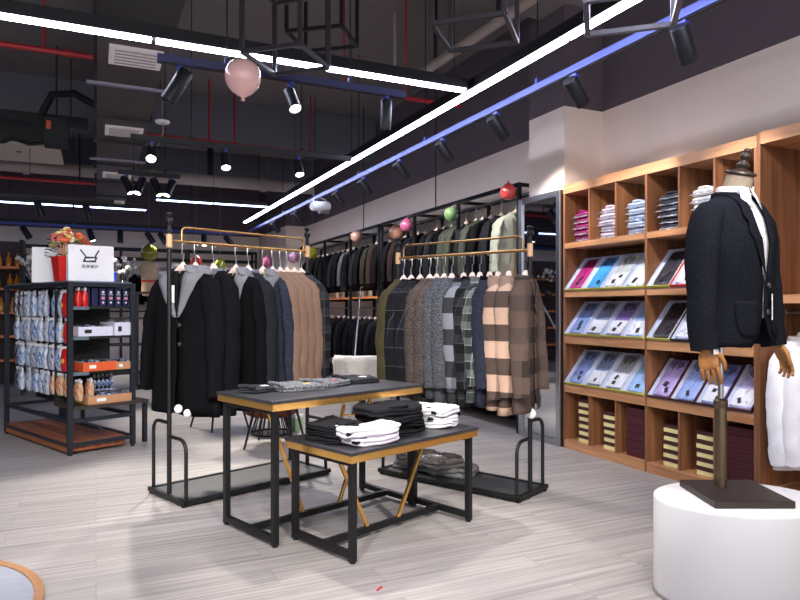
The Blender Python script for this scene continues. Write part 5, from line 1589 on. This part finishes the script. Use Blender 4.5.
MB().box((0, 0, .2), (.28, .3, .34)).build('casing', BLACKM, jb_, smooth=False, bevel=.01)
MB().tube([(0, 0, .36), (0, 0, ZC - 3.30)], .01, 6).build('hanger_rod', BLACKM, jb_)
MB().box((-.08, -.155, .26), (.05, .01, .1)).build('orange_label', ORG, jb_, smooth=False)
PIPR = mat('red_fire_pipe', (176, 34, 40), .4, 0, .1, 8)
PIPG = mat('pale_grey_pipe', (176, 164, 158), .5, 0, .08, 6)
def pipe(label, a, b, r, m, rods=(), cat='pipe', nm='fire_pipe', joints=()):
    t = thing(nm, label, cat, (0, 0, 0), 0, 'pipes under the ceiling')
    A, B = Vector(a), Vector(b)
    MB().tube([A, B], r, 14).build('pipe_run', m, t)
    for q in joints:
        c = A.lerp(B, q); d = (B - A).normalized() * .05
        MB().tube([c - d, c + d], r * 1.25, 14).build('coupling', m, t)
    for q, mm in rods:
        c = A.lerp(B, q); MB().tube([c, (c.x, c.y, ZC)], r * .45, 8).build('drop_pipe', mm, t)
    return t
pipe('red sprinkler pipe at the upper left with two red droppers', (-4.2, 6.95, 3.7), (-.02, 6.92, 3.7), .026, PIPR, ((.72, PIPR), (.90, PIPR)), joints=(.6, .95))
pipe('long red sprinkler pipe crossing above the clothes racks', (.62, 9.7, 3.7), (3.7, 9.85, 3.7), .03, PIPR, ((.28, PIPR), (.40, PIPR), (.78, PIPR)), joints=(.3, .7))
pipe('thin red pipe below the pale grey pipe at the left', (-5., 12.35, 3.42), (-.0, 12.35, 3.42), .025, PIPR, ((.3, BLACKM), (.7, BLACKM), (.95, BLACKM)))
pipe('short red pipe behind the short blue track', (.62, 6.2, 3.5), (3.6, 6.2, 3.5), .022, PIPR, ((.55, PIPR), (.78, PIPR)))
pipe('fat pale grey pipe crossing the back ceiling', (-6, 12.5, 3.66), (3.9, 12.5, 3.66), .11, PIPG, ((.35, BLACKM), (.8, BLACKM)), joints=(.5, .7, .9), nm='drain_pipe')
pipe('pale grey pipe running back behind the middle cube frame', (3.40, 4.2, 3.95), (3.27, 6.7, 3.9), .05, PIPG, ((.35, BLACKM), (.8, BLACKM)), nm='drain_pipe')
pipe('thin grey upright pipe left of the middle cube frame', (3.0, 6.6, 3.9), (3.27, 6.7, 3.9), .04, PIPG, ((.0, PIPG),), nm='drain_pipe')
ct_ = thing('cable_tray', 'black cable tray along the ceiling at the left', 'cable tray', (0, 0, 0), 0)
MB().box2((-6, 9.6, 3.72), (-.1, 9.85, 3.75)).box2((-6, 9.6, 3.75), (-.1, 9.615, 3.81)).box2((-6, 9.835, 3.75), (-.1, 9.85, 3.81)).build('tray', BLACKM, ct_, smooth=False)
hang_wires(ct_, 'hanger_rod', [(-4, 9.72), (-2.6, 9.72), (-1.2, 9.72), (-.3, 9.72)], 3.75, .008)
sd_ = thing('smoke_detector', 'round white ceiling detector on a drooping cable right of the duct', 'detector', (.66, 7.6, 3.34), 0)
MB().lathe([(.001, -.02), (.07, -.018), (.08, 0), (.07, .012), (.001, .014)], 20).build('disc', WHITEG, sd_)
MB().tube([(0, 0, .012), (0, 0, ZC - 3.34)], .006, 6).tube([(.0, 0, -.02), (.01, 0, -.1), (-.02, 0, -.22), (-.05, 0, -.27)], .008, 6).build('cable', mat('dusty_cable', (150, 128, 116), .7), sd_)
pj = thing('projector_spot', 'white and steel projector lamp clamped under the blue track near the wall rails', 'projector', (TX - .02, 9.5, 2.84), 0)
MB().lathe([(.001, -.16), (.06, -.16), (.07, -.1), (.075, .1), (.065, .16), (.001, .16)], 20, M=Vector((.75, .3, .1)).normalized().to_track_quat('Z', 'Y').to_matrix()).build('barrel', WHITEG, pj)
MB().tube([(-.09, .02, .0), (-.1, .02, .1), (0, .02, .135), (.1, .02, .1), (.09, .02, -.02)], .012, 8).build('yoke', STEEL, pj)
MB().box((.07, .03, -.08), (.16, .1, .05)).build('ballast', STEEL, pj, smooth=False, bevel=.008)

# ================================================================ LIGHT, CAMERA
w = bpy.data.worlds.new('World'); scene.world = w; w.use_nodes = True
bg = w.node_tree.nodes['Background']
bg.inputs[0].default_value = (.97, .96, 1.0, 1); bg.inputs[1].default_value = .95

cd = bpy.data.cameras.new('Camera'); cam = bpy.data.objects.new('Camera', cd); COL.objects.link(cam)
cam.location = (0, 0, 1.30); cam.rotation_euler = (R(90), 0, R(-24.9))
cd.sensor_fit = 'HORIZONTAL'; cd.sensor_width = 36.; cd.lens = 36. * 655 / 800; cd.shift_y = .01; cd.clip_start = .05
scene.camera = cam
scene.view_settings.view_transform = 'Standard'
scene.view_settings.look = 'None'
scene.view_settings.exposure = .85
